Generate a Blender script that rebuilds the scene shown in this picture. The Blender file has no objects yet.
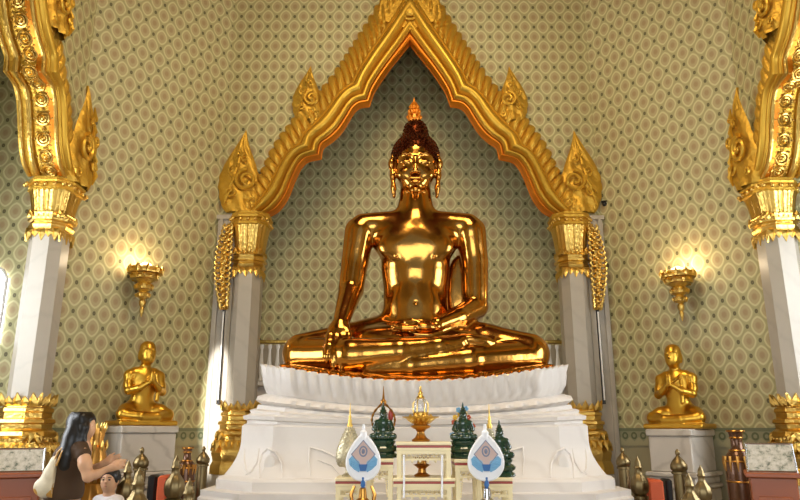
import bpy, math, random
import numpy as np
from mathutils import Vector, Matrix
random.seed(7)
PI = math.pi
sc = bpy.context.scene
col = sc.collection
EYE = 1.6
PITCH = math.radians(14.8)
YAW = math.radians(0.29)
FPX = 680.0
CAMX = -0.2

def at(u, v, Y):
    """world point on the plane y = Y seen at photo pixel (u, v)"""
    dx = (u - 400) / FPX; dz = -(v - 250) / FPX
    c, s = math.cos(PITCH), math.sin(PITCH)
    x, y, z = dx, c - dz * s, s + dz * c
    cy, sy = math.cos(-YAW), math.sin(-YAW)
    x, y = x * cy - y * sy, x * sy + y * cy
    k = Y / y
    return Vector((CAMX + x * k, Y, EYE + z * k))

# ---------------------------------------------------------------- mesh helpers
class MB:
    def __init__(self):
        self.v = []; self.f = []
    def add(self, verts, faces):
        n = len(self.v)
        self.v.extend([tuple(p) for p in verts])
        self.f.extend([tuple(i + n for i in f) for f in faces])
        return self
    def box(self, c, s, rz=0, taper=1.0, bev=0.0):
        x, y, z = s[0] / 2, s[1] / 2, s[2] / 2
        if bev > 0:
            b = min(bev, x * .9, y * .9, z * .9)
            rings = [(-z, b), (-z + b, 0), (z - b, 0), (z, b)]
            pts = []
            for zz, ins in rings:
                k = taper if zz > 0 else 1
                X, Y = (x - ins) * k, (y - ins) * k
                cc = min(b, X * .5, Y * .5)
                for px, py in ((X - cc, -Y), (X, -Y + cc), (X, Y - cc), (X - cc, Y), (-X + cc, Y), (-X, Y - cc), (-X, -Y + cc), (-X + cc, -Y)):
                    pts.append((px, py, zz))
            n = 8
            fs = []
            for r in range(3):
                for i in range(n):
                    fs.append((r * n + i, r * n + (i + 1) % n, (r + 1) * n + (i + 1) % n, (r + 1) * n + i))
            fs.append(tuple(reversed(range(n)))); fs.append(tuple(range(3 * n, 4 * n)))
        else:
            k = taper
            pts = [(-x, -y, -z), (x, -y, -z), (x, y, -z), (-x, y, -z), (-x * k, -y * k, z), (x * k, -y * k, z), (x * k, y * k, z), (-x * k, y * k, z)]
            fs = [(0, 3, 2, 1), (4, 5, 6, 7), (0, 1, 5, 4), (1, 2, 6, 5), (2, 3, 7, 6), (3, 0, 4, 7)]
        cr, sr = math.cos(rz), math.sin(rz)
        pts = [(c[0] + p[0] * cr - p[1] * sr, c[1] + p[0] * sr + p[1] * cr, c[2] + p[2]) for p in pts]
        return self.add(pts, fs)
    def lathe(self, prof, c=(0, 0, 0), n=24, flute=0, amp=0.0, phase=0, sq=0.0, sy=1.0):
        """prof: list of (r, z) or (r, z, flute_amount)"""
        pts = []
        for q in prof:
            r, z = q[0], q[1]; fa = q[2] if len(q) > 2 else 1.0
            for i in range(n):
                a = 2 * PI * (i + .5 * 0) / n + phase
                rr = r
                if flute: rr = r * (1 + amp * fa * (abs(math.cos(flute * a / 2)) * 2 - 1))
                if sq:
                    m = max(abs(math.cos(a)), abs(math.sin(a)))
                    rr *= (1 - sq) + sq / m
                pts.append((c[0] + rr * math.cos(a), c[1] + rr * math.sin(a) * sy, c[2] + z))
        m = len(prof); fs = []
        for j in range(m - 1):
            for i in range(n):
                fs.append((j * n + i, j * n + (i + 1) % n, (j + 1) * n + (i + 1) % n, (j + 1) * n + i))
        fs.append(tuple(reversed(range(n)))); fs.append(tuple(range((m - 1) * n, m * n)))
        return self.add(pts, fs)
    def poly_lathe(self, prof, plan, c=(0, 0, 0)):
        """prof (scale, z); plan = list of xy for scale 1"""
        n = len(plan); pts = []
        for s, z in prof:
            for x, y in plan: pts.append((c[0] + x * s, c[1] + y * s, c[2] + z))
        fs = []
        for j in range(len(prof) - 1):
            for i in range(n):
                fs.append((j * n + i, j * n + (i + 1) % n, (j + 1) * n + (i + 1) % n, (j + 1) * n + i))
        fs.append(tuple(reversed(range(n)))); fs.append(tuple(range((len(prof) - 1) * n, len(prof) * n)))
        return self.add(pts, fs)
    def tube(self, path, rad, n=8, closed=False):
        P = [Vector(p) for p in path]; m = len(P)
        R = rad if isinstance(rad, (list, tuple)) else [rad] * m
        pts = []; up = None
        for i in range(m):
            if closed: t = P[(i + 1) % m] - P[i - 1]
            else: t = P[min(i + 1, m - 1)] - P[max(i - 1, 0)]
            if t.length < 1e-9: t = Vector((0, 0, 1))
            t.normalize()
            if up is None:
                up = Vector((0, 1, 0)) if abs(t.y) < .9 else Vector((1, 0, 0))
            a = up - t * up.dot(t)
            if a.length < 1e-6: a = t.orthogonal()
            a.normalize(); b = t.cross(a); up = a
            for k in range(n):
                an = 2 * PI * k / n
                pts.append(P[i] + (a * math.cos(an) + b * math.sin(an)) * R[i])
        fs = []
        mm = m if closed else m - 1
        for j in range(mm):
            for k in range(n):
                fs.append((j * n + k, j * n + (k + 1) % n, ((j + 1) % m) * n + (k + 1) % n, ((j + 1) % m) * n + k))
        if not closed:
            fs.append(tuple(reversed(range(n)))); fs.append(tuple(range((m - 1) * n, m * n)))
        return self.add(pts, fs)
    def ball(self, c, r, n=12, m=8):
        rx, ry, rz = r if isinstance(r, (tuple, list)) else (r, r, r)
        pts = []
        for j in range(m + 1):
            ph = PI * j / m - PI / 2
            cr = max(math.cos(ph), 0.001)
            for i in range(n):
                a = 2 * PI * i / n
                pts.append((c[0] + rx * cr * math.cos(a), c[1] + ry * cr * math.sin(a), c[2] + rz * math.sin(ph)))
        fs = []
        for j in range(m):
            for i in range(n):
                fs.append((j * n + i, j * n + (i + 1) % n, (j + 1) * n + (i + 1) % n, (j + 1) * n + i))
        fs.append(tuple(reversed(range(n)))); fs.append(tuple(range(m * n, (m + 1) * n)))
        return self.add(pts, fs)
    def grid(self, rows, closed=False):
        n = len(rows[0]); pts = [p for r in rows for p in r]; fs = []
        for j in range(len(rows) - 1):
            for i in range(n if closed else n - 1):
                fs.append((j * n + i, j * n + (i + 1) % n, (j + 1) * n + (i + 1) % n, (j + 1) * n + i))
        return self.add(pts, fs)
    def prism(self, outline, y0, y1):
        """closed xz outline extruded along y"""
        n = len(outline)
        pts = [(x, y0, z) for x, z in outline] + [(x, y1, z) for x, z in outline]
        fs = [tuple(range(n)), tuple(reversed(range(n, 2 * n)))]
        fs += [(i, i + n, (i + 1) % n + n, (i + 1) % n) for i in range(n)]
        return self.add(pts, fs)
    def quad(self, a, b, c, d):
        return self.add([a, b, c, d], [(0, 1, 2, 3)])
    def build(self, name, mat, parent=None, smooth=True, angle=40, uv=None):
        me = bpy.data.meshes.new(name)
        me.from_pydata(self.v, [], self.f); me.validate(); me.update()
        return finish(me, name, mat, parent, smooth, angle)

def finish(me, name, mat, parent, smooth=True, angle=40):
    me.polygons.foreach_set('use_smooth', [smooth] * len(me.polygons))
    if smooth and angle: 
        try: me.set_sharp_from_angle(angle=math.radians(angle))
        except Exception: pass
    if mat: me.materials.append(mat)
    o = bpy.data.objects.new(name, me); col.objects.link(o)
    if parent: o.parent = parent
    return o

def tag(o, label=None, cat=None, group=None, kind=None):
    if label: o['label'] = label
    if cat: o['category'] = cat
    if group: o['group'] = group
    if kind: o['kind'] = kind
    return o

def thing(name, label, cat, loc=(0, 0, 0), rz=0, group=None):
    o = bpy.data.objects.new(name, None); col.objects.link(o)
    o.location = loc; o.rotation_euler = (0, 0, rz); o.empty_display_size = .1
    return tag(o, label, cat, group)

def copy_tree(o, loc=None, rz=None, label=None, group=None, parent=None, scale=None):
    c = o.copy(); col.objects.link(c); c.parent = parent
    if loc is not None: c.location = loc
    if rz is not None: c.rotation_euler = (0, 0, rz)
    if scale is not None: c.scale = (scale,) * 3
    if label: c['label'] = label
    if group: c['group'] = group
    for ch in [x for x in bpy.data.objects if x.parent == o]:
        copy_tree(ch, parent=c)
    return c

# ---------------------------------------------------------------- implicit surfaces
class SDF:
    def __init__(self, lo, hi, res):
        self.lo = np.array(lo, float); self.res = res
        self.n = np.ceil((np.array(hi) - self.lo) / res).astype(int) + 1
        self.A = np.full(self.n, 10.0, np.float32)
    def _sl(self, blo, bhi, pad):
        a = np.floor((np.array(blo) - pad - self.lo) / self.res).astype(int).clip(0, self.n - 1)
        b = (np.ceil((np.array(bhi) + pad - self.lo) / self.res).astype(int) + 1).clip(1, self.n)
        sl = tuple(slice(a[i], b[i]) for i in range(3))
        g = [(np.arange(a[i], b[i]) * self.res + self.lo[i]).astype(np.float32) for i in range(3)]
        return sl, g[0][:, None, None], g[1][None, :, None], g[2][None, None, :]
    def op(self, fn, blo, bhi, k, sub=False):
        pad = max(.12 * 1, k * 2) if self.res > .006 else max(.03, k * 2)
        sl, X, Y, Z = self._sl(blo, bhi, pad)
        if 0 in self.A[sl].shape: return
        a = self.A[sl]; d = fn(X, Y, Z)
        k = max(k, 1e-5)
        if sub:
            h = np.clip(.5 - .5 * (a + d) / k, 0, 1)
            self.A[sl] = a * (1 - h) + (-d) * h + k * h * (1 - h)
        else:
            h = np.clip(.5 + .5 * (a - d) / k, 0, 1)
            self.A[sl] = a * (1 - h) + d * h - k * h * (1 - h)
    def ell(self, c, r, k=.02, rot=None, sub=False):
        c = np.array(c, float); r = np.array(r, float)
        M = None
        if rot is not None:
            from mathutils import Euler
            M = np.array(Euler([math.radians(q) for q in rot]).to_matrix().transposed())
        R = r.max() if M is not None else r
        def fn(X, Y, Z):
            x, y, z = X - c[0], Y - c[1], Z - c[2]
            if M is not None:
                x, y, z = (M[i, 0] * x + M[i, 1] * y + M[i, 2] * z for i in range(3))
            k0 = np.sqrt((x / r[0]) ** 2 + (y / r[1]) ** 2 + (z / r[2]) ** 2) + 1e-6
            k1 = np.sqrt((x / r[0] ** 2) ** 2 + (y / r[1] ** 2) ** 2 + (z / r[2] ** 2) ** 2) + 1e-6
            return k0 * (k0 - 1) / k1
        self.op(fn, c - R, c + R, k, sub); return self
    def cone(self, a, b, r1, r2, k=.02, sub=False, sq=(1, 1, 1)):
        a = np.array(a, float); b = np.array(b, float); q = np.array(sq, float)
        R = max(r1, r2) * max(sq)
        A_, B_ = a / q, b / q; ab = B_ - A_; L2 = max((ab ** 2).sum(), 1e-9)
        def fn(X, Y, Z):
            x, y, z = X / q[0] - A_[0], Y / q[1] - A_[1], Z / q[2] - A_[2]
            t = np.clip((x * ab[0] + y * ab[1] + z * ab[2]) / L2, 0, 1)
            return (np.sqrt((x - t * ab[0]) ** 2 + (y - t * ab[1]) ** 2 + (z - t * ab[2]) ** 2) - (r1 + (r2 - r1) * t)) * min(sq)
        self.op(fn, np.minimum(a, b) - R, np.maximum(a, b) + R, k, sub); return self
    def chain(self, pts, k=.02, sub=False, sq=(1, 1, 1)):
        for p, q in zip(pts[:-1], pts[1:]): self.cone(p[:3], q[:3], p[3], q[3], k, sub, sq)
        return self
    def box(self, c, h, r=.01, k=.01, sub=False, rot=None):
        c = np.array(c, float); h = np.array(h, float)
        M = None
        if rot is not None:
            from mathutils import Euler
            M = np.array(Euler([math.radians(q) for q in rot]).to_matrix().transposed())
        R = np.sqrt((h ** 2).sum()) if M is not None else h
        def fn(X, Y, Z):
            x, y, z = X - c[0], Y - c[1], Z - c[2]
            if M is not None:
                x, y, z = (M[i, 0] * x + M[i, 1] * y + M[i, 2] * z for i in range(3))
            qx, qy, qz = np.abs(x) - h[0] + r, np.abs(y) - h[1] + r, np.abs(z) - h[2] + r
            return np.sqrt(np.maximum(qx, 0) ** 2 + np.maximum(qy, 0) ** 2 + np.maximum(qz, 0) ** 2) + np.minimum(np.maximum(qx, np.maximum(qy, qz)), 0) - r
        self.op(fn, c - R, c + R, k, sub); return self
    def clip_above(self, z):
        Z = (np.arange(self.n[2]) * self.res + self.lo[2])[None, None, :]
        self.A = np.maximum(self.A, (Z - z).astype(np.float32)); return self
    def clip_below(self, z):
        Z = (np.arange(self.n[2]) * self.res + self.lo[2])[None, None, :]
        self.A = np.maximum(self.A, (z - Z).astype(np.float32)); return self
    def mesh(self, name, mat, parent=None, smooth=2):
        A = self.A
        A[0] = A[-1] = 1; A[:, 0] = A[:, -1] = 1; A[:, :, 0] = A[:, :, -1] = 1
        s = A < 0
        cnt = np.zeros(tuple(np.array(s.shape) - 1), np.int8)
        for i in (0, 1):
            for j in (0, 1):
                for k in (0, 1):
                    cnt += s[i:s.shape[0] - 1 + i, j:s.shape[1] - 1 + j, k:s.shape[2] - 1 + k]
        act = (cnt > 0) & (cnt < 8)
        idx = np.argwhere(act)
        vid = np.full(act.shape, -1, np.int32); vid[act] = np.arange(len(idx))
        cor = np.array([(i, j, k) for i in (0, 1) for j in (0, 1) for k in (0, 1)])
        val = np.stack([A[idx[:, 0] + c[0], idx[:, 1] + c[1], idx[:, 2] + c[2]] for c in cor], 1)
        acc = np.zeros((len(idx), 3)); num = np.zeros(len(idx))
        for p in range(8):
            for q in range(p + 1, 8):
                if np.abs(cor[p] - cor[q]).sum() != 1: continue
                a, b = val[:, p], val[:, q]
                m = (a < 0) != (b < 0)
                t = np.where(m, a / np.where(m, a - b, 1), 0)
                acc += np.where(m[:, None], cor[p] + t[:, None] * (cor[q] - cor[p]), 0); num += m
        V = (idx + acc / num[:, None]) * self.res + self.lo
        F = []
        for ax in range(3):
            o1, o2 = [(1, 2), (2, 0), (0, 1)][ax]
            sa = [slice(None)] * 3; sb = [slice(None)] * 3
            sa[ax] = slice(0, -1); sb[ax] = slice(1, None)
            A0, A1 = s[tuple(sa)], s[tuple(sb)]
            e = np.argwhere(A0 != A1)
            e = e[(e[:, o1] > 0) & (e[:, o2] > 0)]
            e = e[(e[:, o1] < act.shape[o1]) & (e[:, o2] < act.shape[o2])]
            flip = s[e[:, 0], e[:, 1], e[:, 2]]
            d1 = np.zeros(3, int); d1[o1] = 1; d2 = np.zeros(3, int); d2[o2] = 1
            g = lambda q: vid[q[:, 0], q[:, 1], q[:, 2]]
            q = np.stack([g(e - d1 - d2), g(e - d2), g(e), g(e - d1)], 1)
            q[~flip] = q[~flip][:, ::-1]
            F.append(q)
        F = np.concatenate(F); F = F[(F >= 0).all(1)]
        # relax
        for _ in range(smooth):
            for lam in (.55, -.5):
                S = np.zeros_like(V); N = np.zeros(len(V))
                for a_ in range(4):
                    b_ = (a_ + 1) % 4
                    np.add.at(S, F[:, a_], V[F[:, b_]]); np.add.at(N, F[:, a_], 1)
                    np.add.at(S, F[:, b_], V[F[:, a_]]); np.add.at(N, F[:, b_], 1)
                V = V + lam * (S / np.maximum(N, 1)[:, None] - V)
        me = bpy.data.meshes.new(name)
        me.vertices.add(len(V)); me.vertices.foreach_set('co', V.astype(np.float32).ravel())
        me.loops.add(len(F) * 4); me.loops.foreach_set('vertex_index', F.astype(np.int32).ravel())
        me.polygons.add(len(F)); me.polygons.foreach_set('loop_start', np.arange(0, len(F) * 4, 4, dtype=np.int32))
        me.polygons.foreach_set('loop_total', np.full(len(F), 4, np.int32))
        me.update(calc_edges=True); me.validate()
        return finish(me, name, mat, parent, True, 0)

# ---------------------------------------------------------------- materials
def lin(c):
    return tuple(((x / 255) / 12.92 if x <= 10 else (((x / 255) + .055) / 1.055) ** 2.4) for x in c) + (1,)
class NT:
    def __init__(self, name):
        self.m = bpy.data.materials.new(name); self.m.use_nodes = True
        self.t = self.m.node_tree; self.n = self.t.nodes; self.l = self.t.links
        self.b = self.n['Principled BSDF']
    def new(self, typ, **kw):
        o = self.n.new(typ)
        for k, v in kw.items(): setattr(o, k, v)
        return o
    def put(self, sock, v):
        if isinstance(v, bpy.types.NodeSocket): self.l.new(v, sock)
        else: sock.default_value = v
    def math(self, op, a, b=None, c=None, clamp=False):
        o = self.new('ShaderNodeMath', operation=op, use_clamp=clamp)
        self.put(o.inputs[0], a)
        if b is not None: self.put(o.inputs[1], b)
        if c is not None: self.put(o.inputs[2], c)
        return o.outputs[0]
    def mix(self, f, a, b):
        o = self.new('ShaderNodeMix', data_type='RGBA')
        self.put(o.inputs[0], f); self.put(o.inputs[6], a); self.put(o.inputs[7], b)
        return o.outputs[2]
    def coords(self, kind='Object'):
        return self.new('ShaderNodeTexCoord').outputs[kind]
    def noise(self, vec, scale, detail=4, rough=.5):
        o = self.new('ShaderNodeTexNoise'); self.put(o.inputs['Vector'], vec)
        o.inputs['Scale'].default_value = scale; o.inputs['Detail'].default_value = detail; o.inputs['Roughness'].default_value = rough
        return o.outputs[0]
    def bump(self, h, strength=.3, dist=.01):
        o = self.new('ShaderNodeBump'); o.inputs['Strength'].default_value = strength; o.inputs['Distance'].default_value = dist
        self.put(o.inputs['Height'], h); self.l.new(o.outputs[0], self.b.inputs['Normal'])
    def set(self, color=None, rough=None, metal=None, **kw):
        if color is not None: self.put(self.b.inputs['Base Color'], color)
        if rough is not None: self.put(self.b.inputs['Roughness'], rough)
        if metal is not None: self.put(self.b.inputs['Metallic'], metal)
        for k, v in kw.items(): self.put(self.b.inputs[k.replace('_', ' ')], v)
        return self
    def ramp(self, f, stops):
        o = self.new('ShaderNodeValToRGB'); self.put(o.inputs[0], f)
        e = o.color_ramp.elements
        while len(e) < len(stops): e.new(.5)
        for i, (p, c) in enumerate(stops): e[i].position = p; e[i].color = c
        return o.outputs[0]

def simple(name, rgb, rough=.5, metal=0, var=.12, nscale=8, bump=0, bscale=40, bdist=.005, **kw):
    t = NT(name); co = t.coords()
    n = t.noise(co, nscale)
    c = lin(rgb); d = tuple(x * (1 - var) for x in c[:3]) + (1,); e = tuple(min(1, x * (1 + var)) for x in c[:3]) + (1,)
    t.set(t.mix(n, d, e), rough, metal, **kw)
    if bump: t.bump(t.noise(co, bscale, 6), bump, bdist)
    return t.m

def gold_mat(name, rgb, rough, carve=0.0, cscale=22, dark=(120, 70, 10), dist=.02, metal=1.0):
    t = NT(name); co = t.coords()
    v = t.new('ShaderNodeTexVoronoi', feature='SMOOTH_F1'); t.put(v.inputs['Vector'], co); v.inputs['Scale'].default_value = cscale
    n = t.noise(co, cscale * 1.4, 3)
    h = t.math('ADD', v.outputs[0], t.math('MULTIPLY', n, .6))
    big = t.noise(co, 3, 3)
    c = t.mix(big, lin(tuple(int(x * .88) for x in rgb)), lin(rgb))
    r = t.math('ADD', rough - .06, t.math('MULTIPLY', n, .14))
    t.set(c, r, metal)
    if carve: t.bump(h, carve, dist)
    return t.m

M = {}
M['bronze'] = gold_mat('polished_gilt_bronze', (206, 148, 70), .15, .16, 7, dist=.02)
M['hair'] = gold_mat('dark_bronze_curls', (74, 32, 14), .3, 0.0)
M['leaf'] = gold_mat('gold_leaf_matte', (226, 180, 68), .48, .5, 26, dist=.014, metal=.7)
M['leaf_smooth'] = gold_mat('gold_leaf_plain', (228, 182, 66), .4, .08, 14, dist=.01, metal=.7)
M['leaf_orange'] = gold_mat('gold_leaf_orange_edge', (236, 142, 30), .4, .05, 14, metal=.6)
M['gold_bright'] = gold_mat('gilded_carving_bright', (236, 196, 104), .3, .4, 30, dist=.01)
M['gold_statue'] = gold_mat('gilded_statue', (230, 180, 70), .34, .02, 8, dist=.01)
M['brass'] = gold_mat('aged_brass', (136, 118, 82), .38, .1, 12, dist=.004)
M['brass_warm'] = gold_mat('warm_brass', (206, 150, 74), .3, .2, 30, dist=.005)

def marble(name, a, b, vein, rough=.3, sc_=1.4):
    t = NT(name); co = t.coords()
    n = t.noise(co, sc_, 8, .65)
    w = t.new('ShaderNodeTexWave', wave_type='BANDS', bands_direction='DIAGONAL'); t.put(w.inputs['Vector'], co)
    w.inputs['Scale'].default_value = sc_ * .8; w.inputs['Distortion'].default_value = 9; w.inputs['Detail'].default_value = 5
    base = t.mix(n, lin(a), lin(b))
    v = t.math('POWER', w.outputs[1], 9)
    t.set(t.mix(t.math('MULTIPLY', v, .55), base, lin(vein)), rough, 0)
    return t.m
M['marble_grey'] = marble('grey_column_marble', (168, 160, 144), (184, 176, 162), (166, 158, 144), .35, 2)
M['marble_white'] = marble('white_pedestal_marble', (216, 209, 201), (226, 220, 213), (208, 200, 192), .4, 1.2)
M['marble_plinth'] = marble('plinth_marble', (196, 188, 176), (214, 207, 196), (170, 162, 150), .35, 2)

def wallpaper():
    t = NT('ogee_pattern_wall'); uv = t.coords('UV')
    s = t.new('ShaderNodeSeparateXYZ'); t.put(s.inputs[0], uv)
    x = t.math('DIVIDE', s.outputs[0], .278); y = t.math('DIVIDE', s.outputs[1], .350)
    a = t.math('ADD', x, y); b = t.math('SUBTRACT', x, y)
    u = t.math('SUBTRACT', t.math('FRACT', a), .5); v = t.math('SUBTRACT', t.math('FRACT', b), .5)
    au, av = t.math('ABSOLUTE', u), t.math('ABSOLUTE', v)
    mx = t.math('MAXIMUM', au, av)                         # .5 on lattice lines
    r = t.math('SQRT', t.math('ADD', t.math('MULTIPLY', u, u), t.math('MULTIPLY', v, v)))
    shp = t.math('ADD', t.math('MULTIPLY', mx, .3), t.math('MULTIPLY', r, .7))   # rounded medallion
    # corner rosettes
    cu, cv = t.math('SUBTRACT', .5, au), t.math('SUBTRACT', .5, av)
    rc = t.math('SQRT', t.math('ADD', t.math('MULTIPLY', cu, cu), t.math('MULTIPLY', cv, cv)))
    def band(val, c, w, soft=.03):
        d = t.math('ABSOLUTE', t.math('SUBTRACT', val, c))
        return t.math('SUBTRACT', 1, t.math('DIVIDE', t.math('MAXIMUM', t.math('SUBTRACT', d, w), 0), soft), clamp=True)
    def below(val, c, soft=.03):
        return t.math('DIVIDE', t.math('SUBTRACT', c, val), soft, clamp=True)
    base = lin((172, 166, 120))
    inner = t.mix(below(shp, .37, .03), base, lin((178, 164, 122)))
    mot = t.math('MULTIPLY', below(r, .22, .10), .6)
    inner = t.mix(mot, inner, lin((156, 126, 90)))
    outl = t.mix(band(shp, .39, .03, .035), inner, lin((202, 196, 148)))
    ln = t.mix(t.math('MULTIPLY', t.math('SUBTRACT', 1, t.math('DIVIDE', t.math('SUBTRACT', .5, mx), .026), clamp=True), .38), outl, lin((132, 127, 84)))
    dot = t.mix(below(rc, .13, .04), ln, lin((98, 92, 62)))
    dot = t.mix(t.math('MULTIPLY', below(rc, .04, .03), .7), dot, lin((140, 122, 84)))
    t.set(dot, .5, 0, Specular_IOR_Level=.35)
    t.bump(t.math('SUBTRACT', band(shp, .375, .03, .04), below(rc, .12)), .25, .004)
    return t.m
M['wall'] = wallpaper()

def border_mat():
    t = NT('green_lace_border'); uv = t.coords('UV')
    s = t.new('ShaderNodeSeparateXYZ'); t.put(s.inputs[0], uv)
    x = t.math('DIVIDE', s.outputs[0], .139); z = t.math('SUBTRACT', s.outputs[1], 1.60)
    f = t.math('ABSOLUTE', t.math('SUBTRACT', t.math('FRACT', x), .5))
    edge = t.math('ADD', -.15, t.math('MULTIPLY', f, .12))
    low = t.math('LESS_THAN', z, edge)
    r = t.math('SQRT', t.math('ADD', t.math('POWER', t.math('MULTIPLY', f, .139), 2), t.math('POWER', t.math('ADD', z, .075), 2)))
    ring = t.math('LESS_THAN', t.math('ABSOLUTE', t.math('SUBTRACT', r, .035)), .012)
    c = t.mix(ring, lin((142, 142, 112)), lin((96, 104, 74)))
    top = t.math('GREATER_THAN', z, -.02)
    c = t.mix(top, c, lin((112, 118, 90)))
    c = t.mix(low, c, lin((164, 158, 124)))
    t.set(c, .5, 0)
    return t.m
M['border'] = border_mat()
M['dado'] = simple('dado_stone', (160, 152, 120), .5, 0, .08, 6)
M['dado_dark'] = simple('dado_base_stone', (112, 106, 90), .4, 0, .1, 6)

def floor_mat():
    t = NT('polished_floor'); co = t.coords()
    br = t.new('ShaderNodeTexBrick'); t.put(br.inputs['Vector'], co); br.offset = 0
    br.inputs['Scale'].default_value = 1.2; br.inputs['Mortar Size'].default_value = .006
    br.inputs['Brick Width'].default_value = .6; br.inputs['Row Height'].default_value = .6
    n = t.noise(co, 3, 7)
    a = t.mix(n, lin((150, 140, 124)), lin((176, 166, 150)))
    t.put(br.inputs['Color1'], a); t.put(br.inputs['Color2'], a); t.put(br.inputs['Mortar'], lin((90, 84, 74)))
    t.set(br.outputs[0], .18, 0)
    return t.m
M['floor'] = floor_mat()
M['ceiling'] = simple('ceiling_red_gold', (120, 62, 28), .5, .2, .3, 2)
def emis(name, rgb, s):
    t = NT(name); t.set(lin(rgb), .5, 0, Emission_Color=lin(rgb), Emission_Strength=s); return t.m
M['daylight'] = emis('daylight_pane', (240, 246, 255), 5)
M['flame'] = emis('lamp_glow', (255, 214, 150), 9)
M['white_paint'] = simple('white_painted_wood', (232, 230, 224), .4, 0, .04)
M['cream'] = simple('cream_lacquer', (248, 232, 184), .35, 0, .08, 10)
M['red_line'] = simple('red_lacquer_stripe', (168, 62, 44), .35, 0, .08)
M['jade'] = simple('dark_green_jade', (34, 62, 44), .12, 0, .5, 18, Coat_Weight=.6)
M['glassy'] = simple('clear_crystal', (244, 246, 248), .05, 0, .0, Transmission_Weight=.85)
M['filigree'] = simple('silver_gold_filigree', (206, 196, 164), .3, .7, .4, 60, .9, 90, .006)
M['wood_red'] = simple('red_brown_wood', (158, 84, 44), .35, 0, .15, 5)
M['dark'] = simple('black_plastic', (22, 20, 20), .4)
M['silver'] = simple('polished_silver', (206, 208, 214), .2, 1, .05)
M['fan_white'] = simple('white_fan_cloth', (250, 250, 252), .5, 0, .03)
M['fan_blue'] = simple('sky_blue_embroidery', (122, 178, 216), .5, 0, .06)
M['fan_navy'] = simple('deep_blue_embroidery', (44, 104, 168), .5, 0, .06)
M['fan_pink'] = simple('dusty_pink_embroidery', (214, 186, 176), .5, 0, .04)
M['fan_grey'] = simple('grey_blue_embroidery', (130, 138, 160), .5, 0, .04)
M['orange'] = simple('orange_cloth', (190, 82, 42), .6, 0, .15, 6)
M['skin'] = simple('skin', (206, 160, 124), .5, 0, .05, 6, Subsurface_Weight=.08)
M['black_hair'] = simple('black_hair', (16, 13, 13), .35, 0, .3, 30, .4, 120, .004)
M['brown_cloth'] = simple('brown_cotton', (70, 48, 26), .8, 0, .12, 12, .2, 90, .002)
M['denim'] = simple('blue_denim', (128, 142, 170), .8, 0, .12, 20, .2, 160, .001)
M['white_cloth'] = simple('white_cotton', (232, 226, 226), .8, 0, .04)
M['bag'] = simple('straw_bag_cloth', (212, 200, 172), .6, 0, .25, 14, .3, 60, .004)
M['bag_tan'] = simple('tan_bag_leather', (188, 140, 62), .5, 0, .2, 9)
M['vase'] = gold_mat('lacquered_vase', (98, 64, 40), .22, .3, 30, dist=.004, metal=.4)
M['lip'] = simple('lips', (170, 92, 84), .5)
M['eye_white'] = simple('eye_white', (236, 232, 226), .3)
M['tan'] = simple('tan_edge', (180, 150, 90), .5)

def paper_mat():
    t = NT('printed_notes'); co = t.coords()
    n = t.noise(co, 22, 8, .7)
    c = t.ramp(n, [(.34, lin((86, 98, 82))), (.46, lin((196, 190, 172))), (.6, lin((222, 216, 204))), (.72, lin((150, 152, 140)))])
    t.set(c, .35, 0)
    return t.m
M['notes'] = paper_mat()
# ================================================================ THE HALL
HC = (0.0, 5.20); HALF = 4.20; CORN = 2.76; TOPZ = 10.2; NICHE_D = 1.37; NICHE_W = 2.8
PAIRS = [((271, 217), (236, 214)), ((281, 211.5), (243, 200)), ((290, 199), (255, 186)), ((296, 183), (262, 176)), ((302, 169.5), (268, 164)),
         ((309, 161.5), (274, 150)), ((323, 159), (284, 136)), ((324.5, 148), (290, 128)), ((334, 142.5), (298, 118)), ((343, 134), (308, 108)),
         ((350, 123), (318, 97)), ((356, 112.5), (326, 88)), ((362, 107.5), (333, 80)), ((371.5, 106.5), (341, 70)), ((375, 95), (347, 60)),
         ((381, 85), (353, 51)), ((390, 72), (362, 37)), ((402, 57), (378, 12)), ((412.3, 44), (412.3, -46))]
def loc_arch(p, Y=9.36):
    w = at(p[0], p[1], Y); c = at(412.3, p[1], Y)
    return (w.x - c.x, w.z)
IN = [loc_arch(a, 9.48) for a, b in PAIRS]; OUT = [loc_arch(b) for a, b in PAIRS]
IN[-1] = (0, IN[-1][1]); OUT[-1] = (0, OUT[-1][1])
MID = [((a[0] + b[0]) / 2, (a[1] + b[1]) / 2) for a, b in zip(IN, OUT)]

def to_side(k, x, y):
    """local wall coordinates -> world xy for side k (0 front, 1 left, 2 rear, 3 right)"""
    a = k * PI / 2
    ly = HALF + y
    return (HC[0] + x * math.cos(a) - ly * math.sin(a), HC[1] + x * math.sin(a) + ly * math.cos(a))

def wall_mesh(name, quads, mat):
    """quads: list of 4 (x, y, z, u) corner tuples; uv = (u, z)"""
    me = bpy.data.meshes.new(name); vs = []; fs = []; uvs = []
    for q in quads:
        n = len(vs)
        for p in q:
            vs.append(p[:3]); uvs.append((p[3], p[2]))
        fs.append((n, n + 1, n + 2, n + 3))
    me.from_pydata(vs, [], fs)
    L = me.uv_layers.new(name='UVMap')
    for lp in me.loops: L.data[lp.index].uv = uvs[lp.vertex_index]
    me.update()
    o = finish(me, name, mat, None, False)
    o['kind'] = 'structure'
    return o
def vq(k, x0, y0, x1, y1, z0, z1, u0=None, u1=None):
    a = to_side(k, x0, y0); b = to_side(k, x1, y1)
    if u0 is None: u0, u1 = x0, x1
    return [(a[0], a[1], z0, u0), (b[0], b[1], z0, u1), (b[0], b[1], z1, u1), (a[0], a[1], z1, u0)]

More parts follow.
